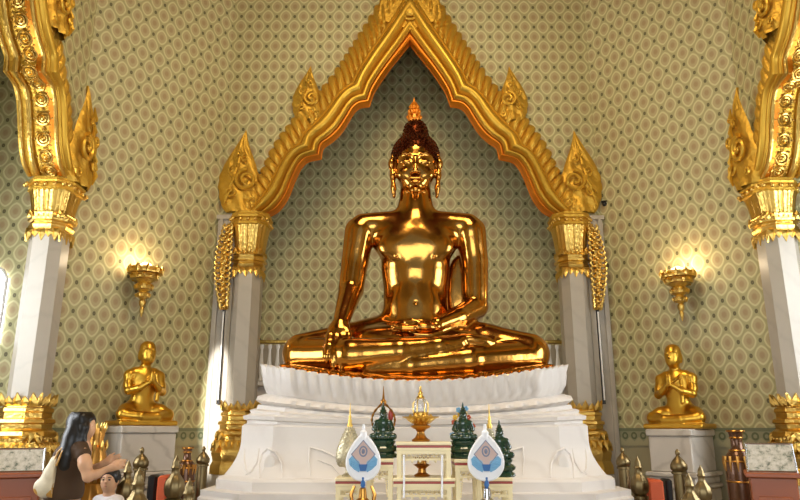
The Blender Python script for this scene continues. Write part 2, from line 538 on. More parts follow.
SN = ['front', 'left', 'rear', 'right']
ZB0, ZB1 = 1.40, 1.62
HWC = 2.30
def wall_quads(k, z0, z1):
    q = []
    if z0 < MID[0][1]:
        zt = min(z1, MID[0][1])
        q += [vq(k, -CORN, 0, -HWC, 0, z0, zt), vq(k, HWC, 0, CORN, 0, z0, zt)]
    if z1 > MID[0][1]:
        pts = [(HWC, MID[0][1])] + [(-m[0], m[1]) for m in MID[1:]]
        for (xa, za), (xb, zb) in zip(pts[:-1], pts[1:]):
            for s in (-1, 1):
                ax, bx = s * xa, s * xb
                A = to_side(k, s * CORN, 0); B1 = to_side(k, ax, 0); B2 = to_side(k, bx, 0)
                q.append([(A[0], A[1], za, s * CORN), (B1[0], B1[1], za, ax), (B2[0], B2[1], zb, bx), (A[0], A[1], zb, s * CORN)])
        q.append(vq(k, -CORN, 0, CORN, 0, pts[-1][1], z1))
    return q
for k in range(4):
    wall_mesh('wall_' + SN[k], wall_quads(k, ZB1, TOPZ), M['wall'])
    d = CORN  # dado + border on the short returns beside the opening
    wall_mesh('trim_%d' % (k + 1), [vq(k, s0, -.02, s1, -.02, ZB0, ZB1) for s0, s1 in ((-CORN + .02, -HWC), (HWC, CORN - .02))], M['border'])
    wall_mesh('wall_lower_' + SN[k], [vq(k, s0, 0, s1, 0, 0, ZB0) for s0, s1 in ((-CORN, -HWC), (HWC, CORN))], M['dado'])
# diagonals
for k, nm in ((0, 'front_left'), (1, 'rear_left'), (2, 'rear_right'), (3, 'front_right')):
    a = to_side(k, -CORN, 0); b = to_side((k + 1) % 4, CORN, 0)
    L = math.hypot(a[0] - b[0], a[1] - b[1])
    sgn = -1
    def dq(z0, z1, off=0):
        nx, ny = (HC[0] - (a[0] + b[0]) / 2), (HC[1] - (a[1] + b[1]) / 2); n = math.hypot(nx, ny); nx, ny = nx / n * off, ny / n * off
        return [(b[0] + nx, b[1] + ny, z0, -L * 1.12), (a[0] + nx, a[1] + ny, z0, 0), (a[0] + nx, a[1] + ny, z1, 0), (b[0] + nx, b[1] + ny, z1, -L * 1.12)]
    wall_mesh('wall_' + nm, [dq(ZB1, TOPZ)], M['wall'])
    wall_mesh('trim_%d' % (k + 5), [dq(ZB0, ZB1, .02)], M['border'])
    wall_mesh('wall_lower_' + nm, [dq(0, ZB0)], M['dado'])
# alcoves
for k in (0, 1, 3):
    W, D = NICHE_W, NICHE_D; z1 = 9.2
    wall_mesh('wall_alcove_' + SN[k], [vq(k, -W, D, W, D, ZB1, z1), vq(k, -W, .3, -W, D, ZB1, z1, -W - D + .3, -W), vq(k, W, D, W, .3, ZB1, z1, W, W + D - .3)] if k == 0 else
              [vq(k, -W, D, -1.2, D, ZB1, z1), vq(k, 1.2, D, W, D, ZB1, z1), vq(k, -1.2, D, 1.2, D, 4.3, z1), vq(k, -1.2, D, 1.2, D, ZB1, 1.63),
               vq(k, -W, .3, -W, D, ZB1, z1, -W - D + .3, -W), vq(k, W, D, W, .3, ZB1, z1, W, W + D - .3)], M['wall'])
    wall_mesh('wall_lower_alcove_' + SN[k], [vq(k, -W, D, W, D, 0, ZB1), vq(k, -W, .3, -W, D, 0, ZB1), vq(k, W, D, W, .3, 0, ZB1)], M['dado'])
    c = [to_side(k, -W, 0), to_side(k, W, 0), to_side(k, W, D), to_side(k, -W, D)]
    o = MB().quad(*[(p[0], p[1], z1) for p in c]).build('ceiling_alcove_' + SN[k], M['ceiling'], None, False); o['kind'] = 'structure'
fl = MB().box((0, 3.5, -.1), (14, 17, .2)).build('floor', M['floor'], None, False); fl['kind'] = 'structure'
pts = []
for k in (0, 1, 2, 3):
    pts += [to_side(k, CORN, 0), to_side(k, -CORN, 0)]
ce = MB().add([(p[0], p[1], TOPZ) for p in pts] + [(p[0], p[1], TOPZ + .2) for p in pts], [tuple(range(8)), tuple(reversed(range(8, 16)))]).build('ceiling', M['ceiling'], None, False)
ce['kind'] = 'structure'

# side windows with daylight, in the backs of the side alcoves (never in view, light the hall) and a slim one in the end wall
def window(n, k, x0, x1, z0, z1, y, face='back'):
    w = thing('window_%d' % n, None, None); w['kind'] = 'structure'; 
    m = MB(); g = MB()
    if face == 'back':
        a = to_side(k, (x0 + x1) / 2, y); rz = k * PI / 2; wd = x1 - x0
    else:
        a = to_side(k, x0, y); rz = k * PI / 2 - PI / 2; wd = x1
    w.location = (a[0], a[1], 0); w.rotation_euler = (0, 0, rz)
    h = z1 - z0
    for s in (-1, 1): m.box((s * wd / 2, 0, (z0 + z1) / 2), (.08, .1, h + .08))
    for z in (z0, z1): m.box((0, 0, z), (wd + .08, .1, .08))
    nb = max(1, int(wd / .7))
    for i in range(1, nb): m.box((-wd / 2 + wd * i / nb, 0, (z0 + z1) / 2), (.05, .07, h))
    if nb > 1: m.box((0, 0, z0 + h * .62), (wd, .07, .05))
    m.build('window_frame', M['white_paint'], w, False)
    g.box((0, .03, (z0 + z1) / 2), (wd, .01, h)).build('pane', M['daylight'], w, False)
    return w
window(1, 1, -1.2, 1.2, 1.65, 4.3, NICHE_D)
window(2, 3, -1.2, 1.2, 1.65, 4.3, NICHE_D)
# slim bright window in the end wall of the left alcove
wn = thing('window_3', None, None); wn['kind'] = 'structure'
pw = at(-6, 350, HC[1] + NICHE_W)
wn.location = (pw.x - .14, HC[1] + NICHE_W - .03, 0)
z0, z1 = at(0, 345, 8.05).z, at(0, 270, 8.05).z
outl = [(-.2, z0), (.2, z0), (.2, z1 - .12), (.14, z1 - .03), (0, z1 + .06), (-.14, z1 - .03), (-.2, z1 - .12)]
MB().prism(outl, -.03, .02).build('pane', M['daylight'], wn, False)
MB().tube([(x, -.03, z) for x, z in outl], .02, 6, True).build('window_frame', M['white_paint'], wn, False)

# ================================================================ GILDED ARCH
def smooth_poly(P, per):
    """sample polyline by arclength, n samples per segment"""
    out = []
    for i in range(len(P) - 1):
        a, b = P[i], P[i + 1]
        for j in range(per): 
            t = j / per; out.append((a[0] + (b[0] - a[0]) * t, a[1] + (b[1] - a[1]) * t))
    out.append(P[-1]); return out
PER = 18
INs, OUTs = smooth_poly(IN, PER), smooth_poly(OUT, PER)
# smooth outer, keep inner teeth sharp but soften a little
def relax(P, it, keep=()):
    P = list(P)
    for _ in range(it):
        Q = list(P)
        for i in range(1, len(P) - 1):
            if i in keep: continue
            Q[i] = ((P[i - 1][0] + P[i + 1][0]) / 2, (P[i - 1][1] + P[i + 1][1]) / 2)
        P = Q
    return P
keep = {6 * PER, 13 * PER}
INs = relax(INs, 24, keep); OUTs = relax(OUTs, 60)
S = [0.0]
for i in range(1, len(INs)):
    a = ((INs[i][0] + OUTs[i][0]) / 2, (INs[i][1] + OUTs[i][1]) / 2); b = ((INs[i - 1][0] + OUTs[i - 1][0]) / 2, (INs[i - 1][1] + OUTs[i - 1][1]) / 2)
    S.append(S[-1] + math.hypot(a[0] - b[0], a[1] - b[1]))
HS, WS = 1.0, 1.0
def arch_pt(i, w, h, s):
    a, b = INs[i], OUTs[i]
    w *= WS; h *= HS
    return (s * (a[0] + (b[0] - a[0]) * w), -h, a[1] + (b[1] - a[1]) * w)
def arch_strip(name, mat, prof, parent, carve=None, sel=None):
    """prof list of (w, h)"""
    m = MB()
    for s in (1, -1):
        rows = []
        for i in range(len(INs)):
            r = []
            for (w, h) in prof:
                if carve: w, h = carve(S[i], w, h)
                r.append(arch_pt(i, w, h, s))
            rows.append(r)
        if s < 0: rows = rows[::-1]
        m.grid(rows)
    return m.build(name, mat, parent, True, 35)

def make_arch(loc, rz, label, near):
    global HS, WS
    HS, WS = (.45, .78) if near else (1.0, 1.0)
    t = thing('gilded_arch', label, 'arch', loc, rz)
    # orange-gold inner edge
    arch_strip('inner_edge', M['leaf_orange'], [(-.005, -.1), (-.005, .06), (.02, .085), (.045, .085), (.06, .07), (.075, .05), (.085, .03)], t)
    # smooth mouldings
    pr = [(.075, .02), (.085, .1)]
    for i in range(9): 
        a = PI * i / 8; pr.append((.10 + .055 * (1 - math.cos(a)), .11 + .045 * math.sin(a)))
    pr += [(.225, .09), (.235, .12)]
    for i in range(9):
        a = PI * i / 8; pr.append((.245 + .11 * (1 - math.cos(a)), .13 + .10 * math.sin(a)))
    pr += [(.475, .10), (.48, .15), (.51, .165), (.54, .15), (.55, .10)]
    arch_strip('moulding', M['leaf_smooth'], pr, t)
    # carved leaf band with slanted flame leaves
    P0 = .135
    prb = [(.54 + .5 * i / 26, 0) for i in range(27)]
    def carve(s, w, h):
        u = (w - .54) / .5
        ph = (s / P0 - u * 1.25) % 1.0
        ridge = abs(math.sin(PI * ph)) ** .7
        vein = .012 * abs(math.sin(PI * ph * 3))
        body = math.sin(PI * min(1, u * .92 + .12)) ** .6
        hh = .03 + .12 * body * (.35 + .65 * ridge) + vein
        tip = max(0, u - .62) / .38
        ww = w + .12 * tip * ridge - .05 * tip
        if u > .97: hh = 0.0
        return ww, hh
    arch_strip('carved_leaf_band', M['leaf'], prb, t, carve)
    # soffit with jewelled roundels
    sof = MB()
    DEP = .44 if near else .14
    for s in (1, -1):
        rows = []
        for i in range(len(INs)):
            r = []
            for q in range(13):
                f = q / 12; w = -.012 if q in (0, 12) else (.0 if q in (1, 11) else .05)
                if not near: w = 0
                p = arch_pt(i, w, 0, s); r.append((p[0], -.05 + f * DEP, p[2]))
            rows.append(r)
        if s > 0: rows = rows[::-1]
        sof.grid(rows)
    sof.build('soffit', M['leaf'] if near else M['leaf_orange'], t)
    rp = MB()
    for s in (1, -1):
        for f, rad in ((.04, .022), (.93, .022), (.70, .03)) if near else ((.96, .012),):
            rp.tube([(lambda p: (p[0], -.05 + f * DEP, p[2]))(arch_pt(i, -.005, 0, s)) for i in range(0, len(INs), 3)], rad, 7)
    rp.build('soffit_rope_moulding', M['gold_bright'] if near else M['leaf_orange'], t)
    if near:
        rd = MB()
        for s in (1, -1):
            acc = -.1
            for i in range(2, len(INs) - 1):
                if S[i] - acc > .19 and i + 1 < len(INs):
                    acc = S[i]
                    a = Vector(arch_pt(i - 1, .03, 0, s)); b = Vector(arch_pt(i + 1, .03, 0, s)); p = Vector(arch_pt(i, .03, 0, s))
                    tan = (b - a).normalized(); yv = Vector((0, 1, 0)); nn = tan.cross(yv) * (1 if s > 0 else -1)
                    o2 = Vector(arch_pt(i, 0, 0, s)) - Vector(arch_pt(i, .3, 0, s)); 
                    if nn.dot(o2) < 0: nn = -nn
                    c = p + Vector((0, -.05 + DEP * .36, 0))
                    for R_, r_ in ((.07, .014), (.038, .011)):
                        rd.tube([c + nn * .012 + (tan * math.cos(q) + yv * math.sin(q)) * R_ for q in [2 * PI * j / 14 for j in range(14)]], r_, 5, True)
                    for j in range(8):
                        q = 2 * PI * j / 8; rd.ball(c + nn * .008 + (tan * math.cos(q) + yv * math.sin(q)) * .1, .014, 6, 4)
                    rd.ball(c + nn * .015, .028, 8, 5)
        rd.build('roundel_carving', M['gold_bright'], t)
    # flame leaves standing on the outer edge
    for s in (1, -1):
        for base, tip, wd in (((311, 122), (309, 66), .44), ((243, 213), (242, 130), .60)):
            b = loc_arch(base); tp = loc_arch(tip)
            k_ = .13 if near else 0
            flame_leaf(t, s * (b[0] + k_), b[1] - k_ * .4, tp[1] - b[1], wd, s)
    # crest above the point
    b = OUT[-1][1]
    cr = MB()
    zc = IN[-1][1] + .42
    for s in (-1, 1):
        for k in range(5):
            a = .15 + k * .33
            p0 = Vector((0, -.16, zc)); 
            path = [p0 + Vector((s * math.sin(a * f) * .62 * f, 0, math.cos(a * f * .9) * .95 * f)) for f in [j / 8 for j in range(9)]]
            cr.tube(path, [.05 * (1 - f * .75) for f in [j / 8 for j in range(9)]], 6)
    cr.ball((0, -.18, zc), (.1, .05, .1), 12, 8)
    cr.tube([(.14 * math.cos(q), -.17, zc + .14 * math.sin(q)) for q in [2 * PI * j / 20 for j in range(20)]], .02, 6, True)
    cr.build('crest_carving', M['leaf'], t)
    # fill behind the apex leaves
    cf = MB().prism([(-.5, zc - .1), (0, zc - .3), (.5, zc - .1), (.36, zc + .7), (0, zc + 1.5), (-.36, zc + .7)], -.13, 0.0)
    cf.build('crest_backing', M['leaf'], t, False)
    return t

def flame_leaf(parent, x, z, h, wd, d):
    """d = direction (+1/-1) the scroll faces"""
    m = MB(); rows = []
    N, K = 46, 18
    for i in range(N + 1):
        t = i / N
        w = wd / 2 * float(np.interp(t, (0, .12, .3, .45, .62, .78, .9, 1), (.72, .93, 1.0, .93, .68, .36, .15, 0)))
        w *= 1 + .07 * abs(math.sin(8 * PI * t)) * (1 - t)
        cx = x + d * (-.10 * wd * math.sin(PI * t) ) 
        r = []
        for j in range(K + 1):
            s = -1 + 2 * j / K
            bul = math.sqrt(max(0, 1 - s * s))
            rel = .018 * math.sin(s * 9 + t * 14) * bul + .012 * math.sin(t * 34 + s * 5) * bul
            r.append((cx + s * w, -.05 - .10 * bul * (1 - .5 * t) * (1 - t ** 5) - rel * (1 - t ** 3), z + t * h))
        rows.append(r)
    m.grid(rows)
    # back
    m.grid([[(r[-1][0], r[-1][1], r[-1][2]), ((r[0][0] + r[-1][0]) / 2, -.02, r[0][2]), (r[0][0], r[0][1], r[0][2])] for r in rows])
    lf = m.build('flame_leaf', M['leaf'], parent)
    sp = MB()
    def spiral(cx, cz, R, turns, start, dirn, rad):
        n = int(18 * turns); pts = []; rr = []
        for i in range(n + 1):
            f = i / n; a = start + dirn * 2 * PI * turns * f; q = R * (1 - f) ** .9 + R * .12
            pts.append((cx + q * math.cos(a), -.15 - .03 * f, cz + q * math.sin(a))); rr.append(rad * (1 - .5 * f))
        sp.tube(pts, rr, 7)
    spiral(x + d * wd * .12, z + h * .36, wd * .25, 1.7, PI / 2, d, wd * .058)
    spiral(x - d * wd * .22, z + h * .48, wd * .11, 1.2, -PI / 2, -d, wd * .035)
    spiral(x - d * wd * .26, z + h * .22, wd * .12, 1.2, 0, -d, wd * .035)
    spiral(x + d * wd * .06, z + h * .62, wd * .09, 1.1, PI / 2, d, wd * .03)
    spiral(x - d * wd * .08, z + h * .68, wd * .08, 1.1, PI / 2, -d, wd * .026)
    spiral(x + d * wd * .30, z + h * .10, wd * .10, 1.2, PI, -d, wd * .03)
    for k in range(5):
        a = k / 5
        sp.tube([(x - d * wd * (.40 - .09 * k), -.12, z + h * (.08 + .13 * k)), (x - d * wd * (.34 - .08 * k), -.17, z + h * (.16 + .13 * k)), (x - d * wd * (.22 - .05 * k), -.15, z + h * (.26 + .13 * k))], [.012, .03, .008], 6)
    sp.build('scroll', M['leaf_smooth'], lf)

yf = 9.4
make_arch((0, yf, 0), 0, 'tall stepped golden arch framing the big seated Buddha, on the front wall', False)
make_arch((-HALF + .2, HC[1], -.22), PI / 2, 'golden jewelled arch at the left edge, above the left foreground column', True)
make_arch((HALF - .2, HC[1], -.22), -PI / 2, 'golden jewelled arch at the right edge, above the right foreground column', True)

# ================================================================ COLUMNS
ZS0, ZS1, ZC1 = 1.87, 3.71, 4.62
def redent(hw, nt=2, step=.045):
    """square plan with stepped corners (quarter), returned ccw"""
    q = []
    c = hw
    pts = [(c, 0)]
    x, y = hw, hw - nt * step
    q.append((x, y))
    for i in range(nt):
        x -= step; q.append((x, y)); y += step; q.append((x, y))
    out = []
    for k in range(4):
        a = k * PI / 2; ca, sa = round(math.cos(a)), round(math.sin(a))
        out += [(p[0] * ca - p[1] * sa, p[0] * sa + p[1] * ca) for p in q]
    return out
def octa(hw, c):
    q = [(hw, -hw + c), (hw, hw - c), (hw - c, hw)]
    out = []
    for k in range(4):
        a = k * PI / 2; ca, sa = round(math.cos(a)), round(math.sin(a))
        out += [(p[0] * ca - p[1] * sa, p[0] * sa + p[1] * ca) for p in q[:2]]
    return out
def crown(m, R, z, n, h, lean=.0, up=True, c=(0, 0), thick=.02, wide=1.0):
    """ring of pointed leaves around a square of half width R"""
    per = n
    for k in range(4):
        a = k * PI / 2; ca, sa = math.cos(a), math.sin(a)
        for j in range(per):
            t = -R + (j + .5) * 2 * R / per; w = R / per * wide
            s = 1 if up else -1
            hh = h * (1.35 if (per % 2 and j == per // 2) or j in (0, per - 1) else 1)
            pts = []
            for (dx, dz, o) in ((-w, 0, 0), (w, 0, 0), (w * 1.05, hh * .45, .3), (0, hh, 1), (-w * 1.05, hh * .45, .3)):
                pts.append((t + dx, -(R + lean * o), z + s * dz))
            mid = (t, -(R + lean * .4 + thick), z + s * hh * .35)
            P = [(p[0] * ca - p[1] * sa + c[0], p[0] * sa + p[1] * ca + c[1], p[2]) for p in pts + [mid]]
            bk = [((p[0] * ca - (p[1] + thick) * sa) + c[0], (p[0] * sa + (p[1] + thick) * ca) + c[1], p[2]) for p in pts]
            fs = [(0, 1, 5), (1, 2, 5), (2, 3, 5), (3, 4, 5), (4, 0, 5)]
            n0 = P + bk
            fs += [(6, 10, 9), (6, 9, 8), (6, 8, 7)]
            for i in range(5):
                fs.append((i, 6 + i, 6 + (i + 1) % 5, (i + 1) % 5))
            m.add(n0, fs)
def make_column(loc, rz, label, cs=1.0):
    ZC1 = ZS1 + (4.55 - ZS1) * cs
    t = thing('gilded_column', label, 'column', loc, rz)
    R = .187
    plan = octa(1.0, .52)
    MB().poly_lathe([(R, ZS0 - .05), (R, ZS1 + .05)], plan).build('marble_shaft', M['marble_grey'], t, True, 30)
    # capital: fringe of lotus leaves, ring mouldings, flared fluted bell, abacus
    m = MB()
    def prof(z, r): return (r, z)
    m.poly_lathe([(R * 1.02, ZS1 + .06), (R * 1.12, ZS1 + .08), (R * 1.16, ZS1 + .11), (R * 1.08, ZS1 + .13), (R * 1.08, ZS1 + .15), (R * 1.2, ZS1 + .165), (R * 1.22, ZS1 + .19), (R * 1.1, ZS1 + .2), (R * 1.1, ZS1 + .23), (R * 1.16, ZS1 + .25), (R * 1.05, ZS1 + .27)], plan)
    m.build('capital_ring', M['gold_bright'], t, True, 30)
    m = MB(); crown(m, R * 1.0, ZS1 + .07, 5, .11, .01, False); crown(m, R * 1.02, ZS1 + .25 * cs, 7, .07, .01, True)
    m.build('capital_leaf_fringe', M['gold_bright'], t, False)
    # bell with vertical leaves
    m = MB(); rows = []
    n = 96
    for i in range(13):
        f = i / 12; z = ZS1 + .26 * cs + f * .42 * cs; r = R * (1.05 + .28 * f ** 1.7)
        row = []
        for j in range(n):
            a = 2 * PI * j / n; mm = max(abs(math.cos(a)), abs(math.sin(a)))
            rr = min(r / mm, r * 1.1)
            rr *= 1 + .05 * (abs(math.sin(a * 14)) - .5)
            row.append((rr * math.cos(a), rr * math.sin(a), z))
        rows.append(row)
    m.grid(rows, True)
    m.build('capital_bell', M['gold_bright'], t, True, 60)
    m = MB()
    za = ZS1 + .68 * cs
    m.poly_lathe([(R * 1.2, za - .03), (R * 1.42, za), (R * 1.42, za + .03 * cs), (R * 1.34, za + .04 * cs), (R * 1.34, za + .09 * cs), (R * 1.46, za + .10 * cs), (R * 1.5, za + .13 * cs), (R * 1.4, za + .15 * cs), (R * 1.4, ZC1 + .02)], plan)
    m.build('capital_slab', M['leaf'], t, True, 30)
    m = MB(); 
    for k in range(4):
        a = k * PI / 2
        for j in range(5):
            q = (-.8 + .4 * j) * R * 1.4; y = -R * 1.36
            m.ball((q * math.cos(a) - y * math.sin(a), q * math.sin(a) + y * math.cos(a), za + .065 * cs), .026, 8, 5)
    m.build('capital_boss', M['gold_bright'], t)
    # base
    m = MB()
    zb = ZS0
    m.poly_lathe([(R * 1.08, zb), (R * 1.1, zb - .04), (R * 1.25, zb - .05), (R * 1.28, zb - .085), (R * 1.2, zb - .1), (R * 1.2, zb - .15), (R * 1.38, zb - .165), (R * 1.42, zb - .2), (R * 1.3, zb - .215), (R * 1.28, zb - .26),
                  (R * 1.48, zb - .29), (R * 1.55, zb - .33), (R * 1.4, zb - .36), (R * 1.38, zb - .44), (R * 1.62, zb - .5), (R * 1.72, zb - .56), (R * 1.6, zb - .66), (R * 1.74, zb - .72), (R * 1.76, zb - .82)], plan)
    m.build('base_moulding', M['gold_bright'], t, True, 30)
    m = MB(); crown(m, R * 1.12, zb - .03, 5, .10, .03, True, wide=.95); crown(m, R * 1.3, zb - .3, 7, .08, .03, False); crown(m, R * 1.42, zb - .4, 7, .1, .05, False)
    m.build('base_leaf_crown', M['gold_bright'], t, False)
    MB().poly_lathe([(R * 1.78, 0), (R * 1.78, zb - .84), (R * 1.6, zb - .8)], plan).build('marble_foot', M['marble_plinth'], t, True, 30)
    return t
XC = 2.28
def colpos(k, x): 
    p = to_side(k, x, -.05); return (p[0], p[1], 0)
c1 = make_column(colpos(0, -XC), 0, 'marble column with gold capital just left of the big Buddha')
copy_tree(c1, colpos(0, XC), 0, 'marble column with gold capital just right of the big Buddha')
c3 = make_column(colpos(1, XC), PI / 2, 'thick foreground marble column with gold crown base at the left edge', .76)
copy_tree(c3, colpos(3, -XC), -PI / 2, 'thick foreground marble column with gold crown base at the right edge')

# marble pilasters beside the centre columns
for s, n in ((-1, 9), (1, 10)):
    p = at(214 if s < 0 else 603, 214, 9.34)
    m = MB().box((s * 2.60, 9.36, 2.26), (.30, .1, 4.52)).box((s * 2.60, 9.345, 4.54), (.34, .14, .06)).box((s * 2.50, 9.35, 2.26), (.04, .13, 4.5)).box((s * 2.70, 9.35, 2.26), (.04, .13, 4.5))
    o = m.build('trim_%d' % n, M['marble_grey'], None, False); o['kind'] = 'structure'
o = MB().ball((0, 0, 0), .035, 12, 8).lathe([(.045, .0), (.045, .012)], (0, 0, .03), 12).build('security_camera', M['dark'])
o.location = at(604.5, 204, 9.34); tag(o, 'small black dome camera above the right marble pilaster', 'camera')

# gilded hanging carvings with rods
def make_bracket(x, d, label):
    t = thing('carved_bracket', label, 'bracket', (x, 9.2, 0), 0, None)
    zt = at(225, 224, 9.2).z; zb = at(225, 308, 9.2).z
    m = MB(); H = zt - zb
    spine = [(d * (.05 - .05 * math.sin(PI * f)), 0, zt - f * H) for f in [i / 16 for i in range(17)]]
    m.tube(spine, [.022 + .03 * math.sin(PI * min(1, .1 + i / 16)) for i in range(17)], 8)
    for i in range(1, 17):
        p = Vector(spine[i])
        for sd in (-1, 1):
            w = .08 * math.sin(PI * (.12 + .8 * i / 17)) + .02
            m.tube([p, p + Vector((sd * w * .8, -.03, -.01)), p + Vector((sd * w * 1.1, -.04, .035)), p + Vector((sd * w * .8, -.05, .06)), p + Vector((sd * w * .55, -.05, .045))], [.026, .026, .02, .014, .006], 6)
        m.ball(p + Vector((.012 * (-1) ** i, -.06, .01)), (.035, .03, .03), 8, 5)
    m.tube([Vector((d * .22, 0, zt + .10)), Vector((d * .12, 0, zt + .02)), spine[0]], .018, 6)
    m.build('leaf_carving', M['gold_bright'], t)
    zr = at(221, 404, 9.2).z
    r = MB().tube([(spine[-1][0], 0, zb + .02), (spine[-1][0], 0, zr)], .022, 8)
    r.build('dark_rod', M['dark'], t)
    MB().box((spine[-1][0], -.022, (zb + zr) / 2), (.018, .012, zb - zr - .1)).build('white_strip', M['white_paint'], t, False)
    return t
make_bracket(at(226, 260, 9.2).x - .03, 1, 'gilded leaf carving with hanging rod left of the left centre column')
make_bracket(at(595, 260, 9.2).x + .03, -1, 'gilded leaf carving with hanging rod right of the right centre column')

# balustrade behind the Buddha
b = thing('balustrade', 'white balustrade with gilt rail behind the big Buddha', 'balustrade', (0, 10.35, 0))
zr = at(270, 342, 10.35).z; zl = 1.62
MB().box((0, 0, zr), (5.4, .1, .05), bev=.01).build('gilt_rail', M['gold_bright'], b, False)
MB().box((0, .0, zr - .62), (5.4, .1, .06)).build('lower_rail', M['white_paint'], b, False)
MB().box((0, .06, (zr - .66) / 2), (5.4, .06, zr - .66)).build('plinth_wall', M['marble_white'], b, False)
base = None
for i in range(44):
    x = -2.6 + 5.2 * i / 43
    if abs(x) < 1.2: continue
    if base is None:
        base = MB().lathe([(.03, 0), (.032, .03), (.02, .05), (.034, .14), (.036, .24), (.022, .36), (.018, .46), (.03, .5), (.03, .54)], (0, 0, 0), 10, sq=.4).build('baluster', M['white_paint'], b)
        base.location = (x, 0, zr - .58)
    else:
        c = base.copy(); col.objects.link(c); c.parent = b; c.location = (x, 0, zr - .58)
# dark recess panels behind the balusters
wall_mesh('trim_11', [vq(0, -2.75, NICHE_D - .02, 2.75, NICHE_D - .02, 1.9, zr + .0)], M['marble_grey'])

# ================================================================ WALL SCONCES
def make_sconce(loc, rz, label):
    t = thing('wall_sconce', label, 'wall lamp', loc, rz, None)
    m = MB()
    # local: hangs at y=-.22 from the wall, z 0 = tip
    prof = [(.004, 0), (.016, .05), (.024, .1), (.016, .12), (.03, .15), (.036, .2), (.026, .22), (.05, .25), (.056, .3), (.042, .32), (.07, .35), (.08, .41), (.064, .43), (.1, .47), (.14, .56), (.165, .6), (.17, .625)]
    m.lathe(prof, (0, -.2, 0), 32, 12, .05)
    m.build('cone', M['gold_bright'], t)
    for r, z, n, h in ((.165, .56, 10, .1), (.12, .49, 9, .07), (.075, .36, 8, .06), (.052, .26, 7, .05)):
        m = MB()
        for j in range(n):
            a = 2 * PI * j / n
            p = Vector((r * math.cos(a), -.2 + r * math.sin(a), z)); o_ = Vector((math.cos(a), math.sin(a), 0))
            m.tube([p, p + o_ * .02 + Vector((0, 0, h * .5)), p + o_ * .005 + Vector((0, 0, h))], [.028, .022, .003], 5)
        m.lathe([(r * .9, z - .015), (r + .02, z - .01), (r + .02, z + .02), (r * .9, z + .025)], (0, -.2, 0), 24)
        m.build('leaf_tier', M['gold_bright'], t)
    MB().box((0, -.09, .5), (.05, .2, .04)).lathe([(.06, -.02), (.06, .02)], (0, -.01, .5), 12).build('wall_arm', M['leaf_smooth'], t, False)
    MB().lathe([(.05, .6), (.07, .63), (.06, .67), (.02, .7)], (0, -.2, 0), 16).build('bulb', M['flame'], t)
    t.scale = (1.15, 1.15, 1.0)
    return t
sl = at(141, 318, 8.75); sr_ = at(681, 322, 8.75)
def diag_point(u, v, s):
    """point on the diagonal wall of side s at pixel"""
    Y = 9.0
    for _ in range(30):
        p = at(u, v, Y); Y = 9.4 - (abs(p.x) - CORN)
    return at(u, v, Y)
make_sconce(diag_point(133, 319, -1), PI / 4, 'glowing gold cone sconce on the left patterned wall')
make_sconce(diag_point(690, 323, 1), -PI / 4, 'glowing gold cone sconce on the right patterned wall')
# ================================================================ MARBLE PEDESTAL
PX = at(415, 400, 7.0).x
def ped_ring(o, z, sag, A=1.73, yf=6.65, yb=8.94, c=.38, flute=0, fl=0, topf=0):
    """ring of points round the chamfered plan, o = outset; returns list of points"""
    a = A + o; y0 = yf - o; y1 = yb; cc = c + .586 * o * .5
    path = [(-a, y1), (-a, y0 + cc), (-a + cc, y0), (a - cc, y0), (a, y0 + cc), (a, y1)]
    segn = [40, 14, 90, 14, 40, 60]
    pts = []; run = 0
    for i in range(6):
        p, q = path[i], path[(i + 1) % 6]; L = math.hypot(q[0] - p[0], q[1] - p[1])
        nx, ny = (q[1] - p[1]) / L, -(q[0] - p[0]) / L
        for j in range(segn[i]):
            t = j / segn[i]; x = p[0] + (q[0] - p[0]) * t; y = p[1] + (q[1] - p[1]) * t
            s = run + L * t
            k = 0
            if flute: k = abs(math.sin(PI * s / flute))
            zz = z - sag * max(0, 1 - (x / 1.62) ** 2) + (topf * k)
            pts.append((x + nx * fl * k, y + ny * fl * k, zz))
        run += L
    return pts
ped = thing('marble_pedestal', 'large white marble pedestal under the big golden Buddha', 'pedestal', (PX, 0, 0))
def ped_mesh(name, levels, mat, angle=40, cap=True, **kw):
    m = MB(); rows = [ped_ring(l[0] + (.08 if 'lotus' in name else 0), l[1], l[2], **dict(kw, **(l[3] if len(l) > 3 else {}))) for l in levels]
    m.grid(rows, True)
    n = len(rows[0])
    if cap:
        # flat cap following the sag, strip between front and back
        top = rows[-1]; b = len(m.v); cx = [(p[0] * .02, (p[1] - 8) * .02 + 8, levels[-1][1] - levels[-1][2] * (1)) for p in top]
        mid = [((p[0]) * .5, (p[1] - 8) * .5 + 8, levels[-1][1] - levels[-1][2] * max(0, 1 - (p[0] * .5 / 1.62) ** 2)) for p in top]
        m.grid([top, mid, cx], True)
    return m.build(name, mat, ped, True, angle)
W_ = M['marble_white']
# main block with flared skirt
lv = []
for z, o in ((0, .33), (.98, .33), (1.0, .31), (1.05, .31), (1.055, .19), (1.14, .19), (1.165, .17), (1.175, .13)): lv.append((o, z, 0))
for i in range(11):
    f = i / 10; lv.append((.13 * (1 - f) ** 2.0, 1.175 + .33 * f, 0))
lv += [(0, 1.6, .0), (0, 1.635, .02), (-.02, 1.655, .03), (-.05, 1.662, .03)]
ped_mesh('block', lv, W_, 35)
cor = [(-.12, 1.60, 0), (-.12, 1.67, .05), (-.09, 1.68, .05), (-.085, 1.715, .05), (-.13, 1.73, .07), (-.15, 1.745, .08), (-.14, 1.77, .09), (-.17, 1.785, .1), (-.2, 1.79, .1), (-.21, 1.83, .12), (-.25, 1.84, .12), (-.3, 1.86, .13)]
ped_mesh('cornice', [(o + .08, z + .02, s) for o, z, s in cor], W_, 35)
